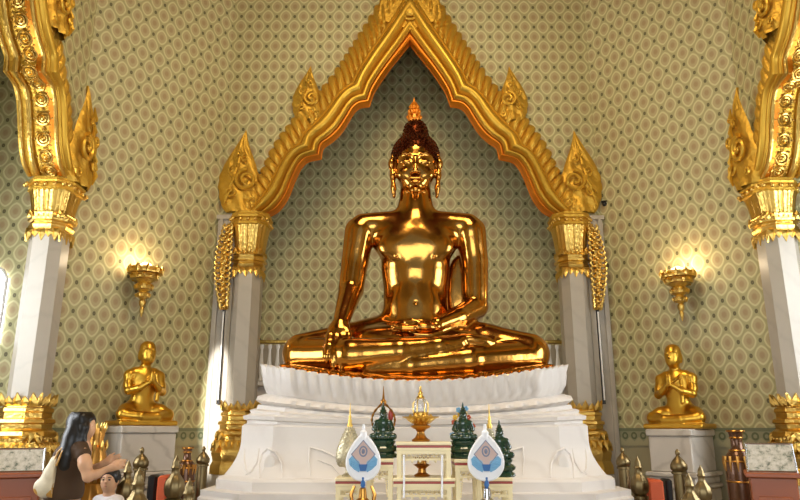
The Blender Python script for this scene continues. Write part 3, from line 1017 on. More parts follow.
# lower lotus ring (hanging petals) and upper lotus ring (standing petals)
ped_mesh('lower_lotus_ring', [(-.30, 1.84, .12), (-.25, 1.87, .13, dict(flute=.14, fl=.03)), (-.215, 1.90, .14, dict(flute=.14, fl=.045)), (-.235, 1.945, .16, dict(flute=.14, fl=.04)), (-.29, 1.98, .17, dict(flute=.14, fl=.01)), (-.31, 2.0, .17)], W_, 50)
ped_mesh('upper_lotus_ring', [(-.33, 1.96, .17), (-.29, 1.99, .175, dict(flute=.11, fl=.02)), (-.265, 2.06, .18, dict(flute=.11, fl=.032)), (-.25, 2.16, .19, dict(flute=.11, fl=.034)), (-.235, 2.24, .2, dict(flute=.11, fl=.03, topf=.03)), (-.26, 2.25, .2, dict(flute=.11, fl=.01, topf=.03)), (-.30, 2.21, .2)], W_, 50)
# carved corner leaves in relief on the skirt
def skirt(x, z):
    """front point of the skirt at x, height z"""
    f = min(1, max(0, (z - 1.175) / .33)); o = .13 * (1 - f) ** 2.0
    a = 1.73 + o; y0 = 6.65 - o; cc = .38 + .293 * o
    ax = abs(x)
    y = y0 if ax < a - cc else y0 + (ax - (a - cc))
    return Vector((x, y - .005, z))
for s in (-1, 1):
    def line(pts, r):
        P = []
        for (x0, z0_), (x1, z1_) in zip(pts[:-1], pts[1:]):
            for j in range(5):
                f = j / 5; P.append(skirt(s * (x0 + (x1 - x0) * f), z0_ + (z1_ - z0_) * f))
        P.append(skirt(s * pts[-1][0], pts[-1][1]))
        n = len(P); MB().tube(P, [r * (.35 + .65 * math.sin(PI * (i + .5) / n)) for i in range(n)], 8).build('carved_leaf', W_, ped)
    # big leaf outline on the front
    line([(.60, 1.19), (.64, 1.27), (.74, 1.35), (.88, 1.41), (1.0, 1.44), (1.0, 1.32), (.97, 1.2)], .009)
    line([(.70, 1.2), (.78, 1.28), (.92, 1.33)], .006)
    # wrapping corner petals
    line([(1.22, 1.18), (1.25, 1.30), (1.32, 1.40), (1.40, 1.43), (1.46, 1.38), (1.47, 1.28), (1.43, 1.18)], .012)
    line([(1.50, 1.43), (1.50, 1.30), (1.54, 1.22), (1.60, 1.19)], .011)
    line([(1.68, 1.42), (1.66, 1.32), (1.62, 1.24), (1.56, 1.20)], .011)
    MB().ball(skirt(s * 1.36, 1.29), (.05, .01, .09), 14, 10).build('carved_petal', W_, ped)

# ================================================================ THE BIG GOLDEN BUDDHA
BO = Vector((at(415.5, 300, 8.0).x, 8.0, 2.06))
bud = thing('buddha_statue', 'huge polished golden Buddha seated cross-legged on the white marble pedestal', 'statue', BO)
def B(u, v, Y, r=None):
    p = at(u, v, Y) - BO
    return (p.x, p.y, p.z) if r is None else (p.x, p.y, p.z, r)
s = SDF((-1.75, -1.15, -.02), (1.75, .75, 2.5), .018)
# legs
s.ell(B(415, 345, 7.9), (.95, .5, .26), .05)
s.chain([B(390, 336, 8.05, .27), B(345, 346, 7.85, .25), B(303, 354, 7.72, .235)], .06, sq=(1, 1, 1))
s.chain([B(441, 336, 8.05, .27), B(486, 346, 7.85, .25), B(529, 354, 7.72, .235)], .06)
s.chain([B(529, 358, 7.68, .205), B(470, 361, 7.38, .17), B(410, 366, 7.28, .135), B(370, 369, 7.32, .11)], .025)
s.chain([B(303, 357, 7.66, .215), B(350, 356, 7.36, .195), B(400, 352, 7.28, .15), B(440, 347, 7.32, .115), B(458, 344, 7.36, .10)], .02)
s.ell(B(474, 341, 7.42), (.24, .12, .075), .03, rot=(0, 8, 4))
for i in range(5):
    s.cone(B(486 + i * .5, 337.5 + i * 1.6, 7.44 - i * .012), B(494 + (2 - abs(i - 1.5)), 336.5 + i * 1.6, 7.44 - i * .012), .028, .022, .012)
# torso
s.chain([B(415.5, 250, 8.03, .43), B(415.5, 272, 8.02, .39), B(415.5, 288, 8.02, .35), B(415.5, 302, 8.02, .355), B(415.5, 324, 8.0, .42)], .06, sq=(1, .66, 1))
s.ell(B(415.5, 238, 8.04), (.55, .26, .27), .14)
s.ell(B(396, 247, 7.83), (.2, .07, .13), .12); s.ell(B(435, 247, 7.83), (.2, .07, .13), .12)
s.ell(B(396, 257, 7.745), (.018, .018, .018), .01); s.ell(B(435, 257, 7.745), (.018, .018, .018), .01)
s.ell(B(415.5, 306, 7.84), (.26, .10, .22), .12)
s.ell(B(415.5, 303, 7.75), (.016, .02, .02), .02, sub=True)
# shoulders, neck
s.chain([B(400, 224, 8.04, .17), B(364, 227.5, 8.04, .175)], .07); s.chain([B(431, 224, 8.04, .17), B(467, 227.5, 8.04, .175)], .07)
s.cone(B(415.5, 222, 8.05), B(415.5, 198, 8.03), .26, .20, .08)
# viewer-left arm, reaching down over the shin
s.chain([B(360, 232, 8.03, .19), B(355, 262, 8.03, .165), B(351, 290, 7.96, .15)], .015)
s.cone(B(351, 290, 7.96), B(340.5, 324, 7.50), .15, .088, .02)
s.ell(B(339, 331, 7.45), (.13, .085, .14), .04, rot=(-25, 0, 0))
for i, (u0, u1, vt) in enumerate(((328, 326.5, 361), (334.3, 333.5, 367), (341, 341, 369), (347.5, 348, 364))):
    s.chain([B(u0 + 1.2, 335, 7.39, .042), B(u0, 346, 7.29, .040), B(u1, 356, 7.24, .036), B(u1, vt, 7.24, .028)], .012)
s.chain([B(347, 330, 7.42, .04), B(351, 341, 7.36, .034), B(351, 350, 7.33, .026)], .015)
# viewer-right arm, folded into the lap
s.chain([B(470.5, 232, 8.03, .19), B(474.5, 262, 8.05, .165), B(475.5, 306, 8.0, .15)], .015)
s.chain([B(475, 308, 7.98, .145), B(458, 318, 7.72, .13), B(438, 325, 7.50, .092)], .03)
s.ell(B(424, 328, 7.42), (.16, .12, .055), .03)
for i, dY in enumerate((7.33, 7.40, 7.47, 7.54)):
    s.chain([B(414, 328.5 - i * .5, dY, .034), B(402, 328.5 - i * .8, dY, .032), B(391 + abs(i - 1.5) * 2, 327.5 - i * .8, dY + .01, .024)], .01)
s.chain([B(424, 324, 7.38, .036), B(412, 321, 7.40, .03), B(405, 322, 7.42, .024)], .012)
# robe edge across the chest and sash down the front
# creases between the legs
s.chain([B(365, 363.5, 7.18, .012), B(410, 358.5, 7.12, .014), B(460, 350, 7.2, .014), B(489, 344, 7.3, .01)], .012, sub=True)
body = s.mesh('body', M['bronze'], bud, 4)
# robe flap hanging behind the viewer-right arm
s = SDF((.2, -.3, 0), (1.0, .6, 1.9), .02)
s.ell(B(461, 294, 8.16), (.19, .06, .50), .03); s.ell(B(462, 330, 8.15), (.2, .12, .2), .06)
s.mesh('robe_flap', M['bronze'], bud, 3)
# head
s = SDF((-.45, -.5, 1.85), (.45, .55, 3.1), .009)
FX = 415.5
s.ell(B(FX, 160, 8.04), (.262, .30, .29), .02)
s.ell(B(FX, 171, 7.95), (.248, .235, .25), .05)
s.ell(B(FX, 184, 7.86), (.165, .14, .11), .06)
s.cone(B(FX, 210, 8.06), B(FX, 186, 8.0), .215, .185, .04)
for sd in (-1, 1):
    s.chain([B(FX + sd * 2.2, 157.5, 7.725, .008), B(FX + sd * 6, 153.5, 7.725, .009), B(FX + sd * 11, 153, 7.76, .009), B(FX + sd * 16.5, 157, 7.85, .006)], .02)
    s.ell(B(FX + sd * 9.3, 159, 7.70), (.075, .03, .02), .04, sub=True)
    s.ell(B(FX + sd * 9.5, 162.5, 7.76), (.08, .045, .034), .02)
    s.chain([B(FX + sd * 3.6, 165.2, 7.715, .005), B(FX + sd * 9, 166.0, 7.705, .006), B(FX + sd * 15, 163.6, 7.775, .005)], .006, sub=True)
    s.ell(B(FX + sd * 11, 174, 7.78), (.09, .05, .07), .06)
    s.ell(B(FX + sd * 2.7, 171.6, 7.675), (.03, .035, .022), .014)
    # long ears
    s.chain([B(FX + sd * 22.5, 157, 8.0, .04), B(FX + sd * 24, 164, 8.0, .05), B(FX + sd * 23, 176, 7.98, .038), B(FX + sd * 22, 188, 7.97, .042), B(FX + sd * 21.5, 196, 7.97, .032)], .04, sq=(.7, 1.3, 1))
    s.chain([B(FX + sd * 24.8, 165, 7.96, .012), B(FX + sd * 24.5, 188, 7.95, .014)], .008, sub=True)
s.chain([B(FX, 157, 7.73, .018), B(FX, 165, 7.69, .024), B(FX, 170.5, 7.665, .030)], .024)
s.ell(B(FX - 3.2, 178.4, 7.685), (.055, .028, .016), .016); s.ell(B(FX + 3.2, 178.4, 7.685), (.055, .028, .016), .016)
s.ell(B(FX, 181.8, 7.685), (.065, .03, .02), .016)
s.chain([B(FX - 7.5, 179.2, 7.69, .004), B(FX, 180.2, 7.655, .005), B(FX + 7.5, 179.2, 7.69, .004)], .006, sub=True)
s.ell(B(FX, 190.5, 7.76), (.07, .06, .045), .05)
for v_ in (199, 203.5, 208):
    c = B(FX, v_, 8.04); R = .208 + (v_ - 199) * .003
    pts = [(c[0] + R * math.cos(2 * PI * j / 20), c[1] + R * .98 * math.sin(2 * PI * j / 20), c[2], .007) for j in range(21)]
    s.chain(pts, .01, sub=True)
head = s.mesh('head', M['bronze'], bud, 3)
# hair cap with curls
s = SDF((-.5, -.5, 2.2), (.5, .7, 3.6), .012)
s.ell(B(FX, 157, 8.08), (.30, .335, .285), .02)
s.ell(B(FX, 131.5, 8.08), (.145, .16, .14), .14)
s.ell(B(FX, 174, 7.70), (.262, .42, .40), .012, sub=True)
s.clip_below(B(FX, 172, 8.0)[2])
hair = s.mesh('hair', M['hair'], bud, 2)
cm = MB()
hv = [v.co.copy() for v in hair.data.vertices]; hn = [v.normal.copy() for v in hair.data.vertices]
placed = []
gridc = {}
random.seed(3)
order = list(range(len(hv))); random.shuffle(order)
RR = .036
for i in order:
    p = hv[i]
    if hn[i].y > .55: continue
    key = (int(p.x / RR), int(p.y / RR), int(p.z / RR)); ok = True
    for a in (-1, 0, 1):
        for b_ in (-1, 0, 1):
            for c_ in (-1, 0, 1):
                for q in gridc.get((key[0] + a, key[1] + b_, key[2] + c_), ()):
                    if (q - p).length < RR: ok = False
    if ok:
        gridc.setdefault(key, []).append(p); cm.ball(p + hn[i] * .001, .0185, 8, 5)
cm.build('curls', M['hair'], hair)
# flame finial
ft = MB(); z0 = B(FX, 121, 8.08)[2]; z1 = B(FX, 96.5, 8.08)[2]; H = z1 - z0
ft.lathe([(.07, 0), (.085, .03), (.06, .06), (.05, .1), (.045, H * .5), (.02, H * .8), (.004, H)], (0, .08, z0 - .02), 16)
for k, (zz, r, h) in enumerate(((.02, .085, .1), (.09, .07, .1), (.16, .05, .1))):
    for j in range(8):
        a = 2 * PI * j / 8 + k * .4; o_ = Vector((math.cos(a), math.sin(a), 0)); p = Vector((0, .08, z0 + zz))
        ft.tube([p + o_ * r * .7, p + o_ * r * 1.05 + Vector((0, 0, h * .35)), p + o_ * r * .6 + Vector((0, 0, h))], [.024, .02, .003], 6)
ft.build('flame_finial', M['leaf_orange'], bud)
# fringed gold pad under the statue
def pad_pt(a, R, z, fl=0):
    x = 1.56 * R * math.copysign(abs(math.cos(a)) ** .55, math.cos(a)); y = .92 * R * math.copysign(abs(math.sin(a)) ** .55, math.sin(a))
    return (x, y - .02, 2.05 + .19 * min(1.0, abs(x / 1.56)) ** 2 - BO.z + z)
pm = MB(); n = 600
rows = []
for R, z in ((.93, -.02), (.97, 0.0), (.985, .02), (.96, .045), (.975, .06), (.955, .085), (.9, .1), (.5, .1), (.02, .1)):
    rows.append([pad_pt(2 * PI * j / n, R + (.018 * abs(math.sin(75 * PI * j / n)) if z < .07 and R > .92 else 0), z) for j in range(n)])
pm.grid(rows, True)
pm.build('gold_pad', M['bronze'], bud)

# ================================================================ PRAYING DISCIPLES
def disciple_mesh():
    s = SDF((-.5, -.42, -.01), (.5, .36, 1.08), .009)
    s.box((0, 0, .03), (.35, .24, .03), .02, .01)
    for d in (-1, 1):
        s.chain([(d * .09, .1, .17, .12), (d * .2, -.02, .16, .095), (d * .27, -.1, .13, .075)], .03)
        s.chain([(d * .27, -.1, .12, .07), (d * .1, -.2, .105, .055), (-d * .08, -.2, .10, .045)], .015)
        s.chain([(d * .12, .04, .62, .065), (d * .185, .03, .585, .062), (d * .205, .0, .47, .05), (d * .205, -.04, .40, .047)], .03)
        s.chain([(d * .205, -.04, .40, .047), (d * .12, -.13, .43, .04), (d * .03, -.19, .50, .028)], .015)
        s.ell((d * .014, -.20, .565), (.016, .03, .075), .006)
        s.ell((d * .092, .025, .825), (.014, .026, .055), .02)
        s.ell((d * .035, -.085, .862), (.024, .012, .008), .01)
        s.chain([(d * .01, -.095, .885, .005), (d * .035, -.1, .893, .006), (d * .065, -.08, .882, .004)], .01)
    s.chain([(0, .06, .2, .17), (0, .04, .36, .115), (0, .04, .5, .15), (0, .04, .56, .14)], .05, sq=(1, .72, 1))
    s.cone((0, .04, .62), (0, .02, .74), .058, .052, .04)
    s.ell((0, .01, .86), (.098, .115, .125), .02); s.ell((0, -.03, .79), (.07, .075, .07), .04)
    s.chain([(0, -.1, .875, .009), (0, -.118, .838, .015)], .012)
    s.ell((0, -.102, .80), (.026, .012, .008), .008)
    s.ell((0, .025, .945), (.072, .08, .055), .06)
    s.chain([(-.15, -.05, .40, .012), (-.05, -.098, .5, .012), (.07, -.07, .60, .012), (.13, .03, .66, .012)], .012)
    s.chain([(.10, -.09, .6, .02), (.12, -.12, .45, .022), (.11, -.13, .3, .024)], .015)
    return s
def make_disciple(loc, rz, label):
    t = thing('disciple_statue', label, 'statue', loc, rz)
    disciple_mesh().mesh('body', M['gold_statue'], t, 3)
    return t
pL = diag_point(141, 425, -1); pR = diag_point(681, 428, 1)
def plinth(cx, cy, top, label):
    t = thing('marble_plinth', label, 'plinth', (cx, cy, 0), PI / 4)
    m = MB()
    for (w, d, z0, z1) in ((.80, .62, 0, .5), (.86, .66, .5, .56), (.74, .56, .56, .8), (.70, .54, .8, .95), (.76, .58, .95, 1.0), (.70, .54, 1.0, 1.08), (.76, .6, 1.08, 1.13), (.66, .5, 1.13, top - .08), (.70, .54, top - .08, top)):
        z1 = min(z1, top)
        m.box((0, 0, (z0 + z1) / 2), (w, d, z1 - z0), bev=.012)
    m.build('stepped_block', M['marble_plinth'], t, True, 30)
    return t
DY = 8.35
a = at(141, 426, DY); b_ = at(680, 429, DY)
plinth(a.x, a.y, a.z, 'stepped marble plinth under the left praying gold statue')
plinth(b_.x, b_.y, b_.z, 'stepped marble plinth under the right praying gold statue')
d1 = make_disciple((a.x, a.y, a.z + .002), .75, 'golden monk statue praying with joined hands, left of the big Buddha')
d2 = copy_tree(d1, (b_.x, b_.y, b_.z + .002), -.75, 'golden monk statue praying with joined hands, right of the big Buddha')
# ================================================================ ALTAR TABLES
TY = 5.72
def make_table(u0, u1, v, label, shelf=None, depth=.36):
    p0, p1 = at(u0, v, TY - depth / 2), at(u1, v, TY - depth / 2)
    w = p1.x - p0.x; H = (p0.z + p1.z) / 2
    t = thing('altar_table', label, 'table', ((p0.x + p1.x) / 2, TY, 0), 0, None)
    C, R = M['cream'], M['red_line']
    MB().box((0, 0, H - .012), (w, depth, .024), bev=.004).box((0, 0, H - .055), (w * .985, depth * .97, .022), bev=.003).build('table_top', C, t, False)
    MB().box((0, 0, H - .034), (w * .97, depth * .95, .02)).build('red_stripe', R, t, False)
    def apron(zt, h):
        for y in (-depth / 2 + .015, depth / 2 - .015):
            m = MB()
            m.box((0, y, zt - .012), (w * .96, .014, .024)); m.box((0, y, zt - h + .008), (w * .96, .014, .014))
            n = max(4, int(w / .036))
            for i in range(n):
                x = -w * .45 + w * .9 * (i + .5) / n
                c = h * .5
                m.tube([(x, y, zt - .02), (x + w * .45 / n, y, zt - c), (x, y, zt - h + .01), (x - w * .45 / n, y, zt - c)], .0055, 5, True)
            for k in range(max(3, n // 2)):
                x = -w * .42 + w * .84 * (k + .5) / max(3, n // 2)
                m.ball((x, y, zt - h - .004), (.011, .006, .012), 6, 4)
            m.build('fretwork_apron', C, t)
    apron(H - .065, .075)
    for sx in (-1, 1):
        for sy in (-1, 1):
            m = MB().box((sx * (w / 2 - .025), sy * (depth / 2 - .025), (H - .065) / 2), (.036, .036, H - .065), bev=.004)
            if sy < 0:
                for k in range(8):
                    z = H - .14 - k * .018
                    m.tube([(sx * (w / 2 - .045), -depth / 2 + .02, z), (sx * (w / 2 - .068 + .003 * k), -depth / 2 + .02, z - .006), (sx * (w / 2 - .05), -depth / 2 + .02, z - .016)], .005, 5)
            m.build('leg', C, t, False)
    if shelf:
        zs = at(423, shelf, TY - depth / 2).z
        MB().box((0, 0, zs - .012), (w * 1.12, depth * 1.05, .024), bev=.004).box((0, 0, zs - .055), (w * 1.1, depth, .022)).build('shelf', C, t, False)
        MB().box((0, 0, zs - .034), (w * 1.09, depth * .99, .02)).build('shelf_red_stripe', R, t, False)
        apron(zs - .065, .075)
    return t, H, w
tc, HC_, wC = make_table(396, 451.5, 442, 'tall central cream fretwork altar table carrying the crystal reliquary', 478)
tl, H1, w1 = make_table(366, 393.5, 459, 'cream altar table under the left green Buddha')
tr, H1r, w1r = make_table(454.5, 482, 459.5, 'cream altar table under the tall right green Buddha')
tl2, H2, w2 = make_table(335, 363, 478, 'low cream altar table at the far left of the altar, under the filigree stupa')
tr2, H2r, w2r = make_table(485, 513, 478, 'low cream altar table at the far right of the altar, under the smaller green Buddha')
# hanging bead strings at the front of the central table
for u, s_ in ((404, 'left'), (442, 'right')):
    p = at(u, 456, TY - .24); q = at(u, 497, TY - .24)
    m = MB(); n = 22
    for i in range(n + 1):
        m.ball(p + (q - p) * (i / n), .0095, 7, 5)
    m.tube([p, q], .003, 5); m.tube([p, p + Vector((0, .06, .0))], .003, 5)
    o = m.build('flower_garland', M['fan_white'], None); tag(o, 'white bead garland hanging at the %s front of the central altar table' % s_, 'garland')

# gold footed dishes
def footed(prof, name, label, cat, loc, mat, fl=0, part=None):
    t = thing(name, label, cat, loc)
    MB().lathe(prof, (0, 0, 0), 28, fl, .05 if fl else 0).build(part or 'body', mat, t)
    return t
def zat(v, Y): return at(420, v, Y).z
# crystal reliquary on the central table
rel = thing('crystal_reliquary', 'gold footed reliquary with crystal dome and golden spire on the central table', 'reliquary', (at(420.8, 440, TY).x, TY, HC_))
kz = (zat(394, TY) - HC_)
MB().lathe([(.07, 0), (.075, .015), (.05, .03), (.035, .055), (.03, .075), (.045, .095), (.075, .11), (.085, .125), (.06, .13), (.05, .15)], n=28).build('foot', M['brass_warm'], rel)
m = MB().lathe([(.03, .12), (.07, .15), (.09, .17), (.15, .19), (.155, .197), (.09, .19), (.06, .2), (.065, .23), (.02, .24)], n=32)
for j in range(14):
    a = 2 * PI * j / 14; o_ = Vector((math.cos(a), math.sin(a), 0)); m.tube([o_ * .06 + Vector((0, 0, .15)), o_ * .1 + Vector((0, 0, .18)), o_ * .085 + Vector((0, 0, .215))], [.016, .018, .004], 5)
m.build('lotus_bowl', M['gold_bright'], rel)
MB().lathe([(.052, .225), (.058, .25), (.056, .30), (.045, .33), (.02, .35)], n=20).build('crystal_dome', M['glassy'], rel)
m = MB()
for j in range(6):
    a = 2 * PI * j / 6; m.tube([(.06 * math.cos(a), .06 * math.sin(a), .225), (.062 * math.cos(a), .062 * math.sin(a), .3), (.02 * math.cos(a), .02 * math.sin(a), .352)], .005, 5)
m.lathe([(.03, .34), (.035, .35), (.02, .365), (.022, .385), (.01, .4), (.008, .44), (.002, kz)], n=12)
m.build('spire', M['gold_bright'], rel)
# small gold dish on the shelf
zs = at(423, 478, TY - .18).z
b1 = footed([(.06, 0), (.065, .012), (.035, .03), (.03, .06), (.06, .085), (.075, .09), (.04, .1), (.035, .125), (.07, .145), (.075, .15), (.01, .15)], 'offering_stand', 'small golden footed offering stand on the shelf of the central altar table', 'offering stand', (at(422, 470, TY).x, TY, zs), M['brass_warm'])

# ---------------------------------------------------------------- green Buddhas
def green_buddha(loc, label, H, W, aura=None):
    t = thing('green_buddha_figurine', label, 'statue', loc)
    k = H / .44
    m = MB()
    w = W / 2
    m.lathe([(w * .92, 0), (w * .98, .008), (w * .9, .03), (w * .75, .04), (w * .95, .055), (w, .075), (w * .82, .095), (w * .7, .1), (w * .78, .115), (w * .82, .13), (w * .62, .145)], (0, 0, 0), 40, 14, .05, sy=.75)
    m.build('lotus_base', M['jade'], t)
    s = SDF((-.14, -.1, .12), (.14, .1, .5), .005)
    z = .14
    for d in (-1, 1):
        s.chain([(d * .03, .0, z + .03, .036), (d * .085, -.025, z + .026, .026)], .012)
        s.chain([(d * .085, -.025, z + .024, .024), (-d * .03, -.058, z + .02, .018)], .008)
        s.chain([(d * .055, 0, z + .135, .022), (d * .075, 0, z + .085, .018), (d * .05, -.045, z + .055, .013), (0, -.055, z + .05, .012)], .01)
        s.ell((d * .026, 0, z + .185), (.006, .01, .018), .004)
    s.chain([(0, 0, z + .04, .05), (0, 0, z + .085, .036), (0, 0, z + .125, .05)], .02, sq=(1, .7, 1))
    s.cone((0, 0, z + .14), (0, 0, z + .18), .018, .016, .015); s.ell((0, -.002, z + .195), (.026, .028, .034), .006)
    s.cone((0, -.028, z + .195), (0, -.032, z + .188), .004, .006, .006)
    s.mesh('figure', M['jade'], t, 2)
    MB().lathe([(.03, z + .205), (.034, z + .213), (.024, z + .222), (.027, z + .232), (.016, z + .242), (.018, z + .25), (.009, z + .262), (.008, z + .28), (.002, max(z + .30, H))], n=16).build('crown', M['jade'], t)
    if aura == 'flame':
        m = MB(); 
        P = [(.095 * math.sin(PI * f) ** .8 * (1 if f > 0 else 1), z + .02 + f * .27) for f in [i / 14 for i in range(15)]]
        pth = [(x, .055, zz) for x, zz in P] + [(-x, .055, zz) for x, zz in reversed(P[:-1])]
        m.tube(pth, [.007 + .005 * (i % 2) for i in range(len(pth))], 6)
        
        m.ball((0, .055, z + .295), (.026, .026, .03), 10, 7); m.lathe([(.012, z + .32), (.007, z + .36), (.002, z + .43)], (0, .055, 0), 8)
        m.build('flame_aura', M['brass_warm'], t)
        MB().ball((.06, .055, z + .19), (.022, .012, .05), 8, 6).build('red_jewel', M['red_line'], t)
    if aura == 'flowers':
        for nm, mt, pts in (('orange_blossom', M['orange'], ((-.07, .2), (.085, .17), (.05, .24))), ('blue_blossom', M['fan_blue'], ((-.03, .30), (-.085, .10), (.03, .31))), ('yellow_blossom', M['leaf_smooth'], ((-.02, .26), (-.06, .24), (.02, .27)))):
            m = MB()
            for x, zz in pts:
                for q in range(5): m.ball((x + .013 * math.cos(q * 1.256), .06, z + zz - .06 + .013 * math.sin(q * 1.256)), (.011, .008, .011), 6, 4)
            m.tube([(0, .06, z), (pts[0][0], .06, z + pts[0][1] - .06)], .003, 4); m.tube([(0, .06, z), (pts[1][0], .06, z + pts[1][1] - .06)], .003, 4)
            m.build(nm, mt, t)
    return t
def spot(u, v, Y): 
    p = at(u, v, Y); return (p.x, p.y)
x, y = spot(383, 459, TY); green_buddha((x, y, H1 + .003), 'green jade Buddha with golden flame halo, left on the altar', .36, .235, 'flame').scale = (1, 1, 1.0)
x, y = spot(464, 459, TY); g2 = green_buddha((x, y, H1r + .003), 'green jade Buddha with flowers behind, right of the crystal reliquary', .44, .25, 'flowers')
x, y = spot(501, 478, TY - .02); green_buddha((x, y, H2r), 'small green jade Buddha at the right end of the altar', .42, .235)
# filigree stupas
def stupa(loc, label, H, R):
    t = thing('filigree_stupa', label, 'stupa', loc)
    k = R / .1
    m = MB()
    m.lathe([(.6 * R, 0), (.62 * R, .01), (.35 * R, .03), (.3 * R, .06), (.5 * R, .08)], n=20)
    m.build('foot', M['filigree'], t)
    m = MB(); z0 = .075; hb = H * .58
    prof = []
    for i in range(17):
        f = i / 16; r = R * (math.sin(PI * (.12 + .88 * f) ** .62) ** .9) * (1 if f < 1 else .1) + .008
        prof.append((r, z0 + hb * f, 1 if i % 2 else .2))
    m.lathe(prof, (0, 0, 0), 36, 12, .09)
    for j in range(12):
        for i in range(1, 15):
            a = 2 * PI * (j + .5 * (i % 2)) / 12; r = prof[i][0]; m.ball((r * math.cos(a), r * math.sin(a), prof[i][1]), .009, 6, 4)
    m.build('filigree_bell', M['filigree'], t)
    z1 = z0 + hb - .01
    MB().lathe([(.02, z1 - .03), (.024, z1), (.014, z1 + .02), (.017, z1 + .035), (.01, z1 + .05), (.012, z1 + .065), (.006, z1 + .08), (.002, H)], n=12).build('spire', M['gold_bright'], t)
    return t
x, y = spot(349, 478, TY); stupa((x, y, H2), 'silver filigree teardrop stupa at the left end of the altar', at(349, 403, TY).z - H2, .095)
x, y = spot(490, 440, TY + .12); stupa((x, y, H2r), 'slim gold-spired stupa behind the small right green Buddha', at(491, 404, TY + .12).z - H2r, .045)

# ---------------------------------------------------------------- ceremonial fans on stands
def make_fan(u, Y, label, gold):
    p = at(u, 480, Y); t = thing('ceremonial_fan', label, 'fan', (p.x, Y, 0))
    zt, zb = at(u, 435, Y).z, at(u, 480, Y).z; H = zt - zb; W = (at(u + 16, 460, Y).x - p.x)
    def outline(s, o=0):
        pts = []
        for i in range(33):
            f = i / 32; w = W * s * math.sin(PI * f ** .72) ** .72 if 0 < f < 1 else 0.0
            pts.append((w, zb + H * (.5 - .5 * s) * .8 + H * (f if s == 1 else f * s)))
        return pts
    R = outline(1); full = R + [(-a, b) for a, b in reversed(R[1:-1])]
    MB().prism(full, -.012, .012).build('fan_blade', M['fan_white'], t, False)
    MB().tube([(a, 0, b) for a, b in full], .014, 8, True).build('fan_rim', M['fan_white'], t)
    cz = zb + H * .57; d = H * .31
    MB().prism([(0, cz - d), (d * .88, cz), (0, cz + d), (-d * .88, cz)], -.018, -.011).build('pink_diamond', M['fan_pink'], t, False)
    m = MB(); q = [(0, -.019, cz - d), (d * .88, -.019, cz), (0, -.019, cz + d), (-d * .88, -.019, cz)]
    m.tube(q, .0045, 5, True); m.tube([(.026 * math.cos(a), -.019, cz + .02 + .034 * math.sin(a)) for a in [2 * PI * i / 12 for i in range(12)]], .006, 5, True); m.ball((0, -.019, cz + .02), (.012, .005, .018), 8, 5)
    m.build('emblem', M['fan_grey'], t)
    # blue wings
    for sx in (-1, 1):
        m = MB().prism([(sx * .01, cz - d * .98), (sx * .03, cz - d * .5), (sx * W * .72, cz - d * .12), (sx * W * .9, cz - d * .35), (sx * W * .86, cz - d * .75), (sx * W * .55, cz - d * 1.1), (sx * .03, cz - d * 1.28)][::-sx], -.021, -.012)
        for k in range(4): m.tube([(sx * .03, -.02, cz - d * (.75 + .1 * k)), (sx * W * .8, -.021, cz - d * (.35 + .15 * k))], .0035, 4)
        m.build('blue_wing', M['fan_blue'], t, False)
    MB().prism([(-.032, cz - d * .72), (.032, cz - d * .72), (.02, cz - d * 1.2), (-.02, cz - d * 1.2)], -.026, -.02).build('blue_shield', M['fan_navy'], t, False)
    zz = at(u, 424, Y).z
    MB().lathe([(.022, zt - .03), (.026, zt + .02), (.018, zt + .03), (.012, zt + .035), (.009, zz)], n=12).build('finial', M['fan_white'], t)
    mat = M['brass_warm'] if gold else M['silver']
    MB().lathe([(.018, zb - .04), (.014, zb + .02)], n=12).lathe([(.012, zb - .07), (.014, zb - .04)], n=10).build('blue_joint', M['fan_navy'], t)
    MB().lathe([(.14, 0), (.14, .02), (.05, .06), (.03, .2), (.022, .5), (.03, zb - .4), (.05, zb - .36), (.03, zb - .3), (.035, zb - .22), (.06, zb - .18), (.065, zb - .15), (.03, zb - .12), (.025, zb - .06), (.012, zb - .05)], n=24).build('stand', mat, t)
    if gold:
        m = MB()
        for sx in (-1, 1): m.tube([(sx * .02, 0, zb - .2), (sx * .07, 0, zb - .17), (sx * .085, 0, zb - .1), (sx * .06, 0, zb - .04)], [.012, .014, .014, .01], 7)
        m.build('stand_arm', mat, t)
    return t
make_fan(363, 5.15, 'white teardrop ceremonial fan with blue wings on a gold stand, left front of altar', True)
make_fan(486.5, 5.15, 'white teardrop ceremonial fan with blue wings on a silver stand, right front of altar', False)

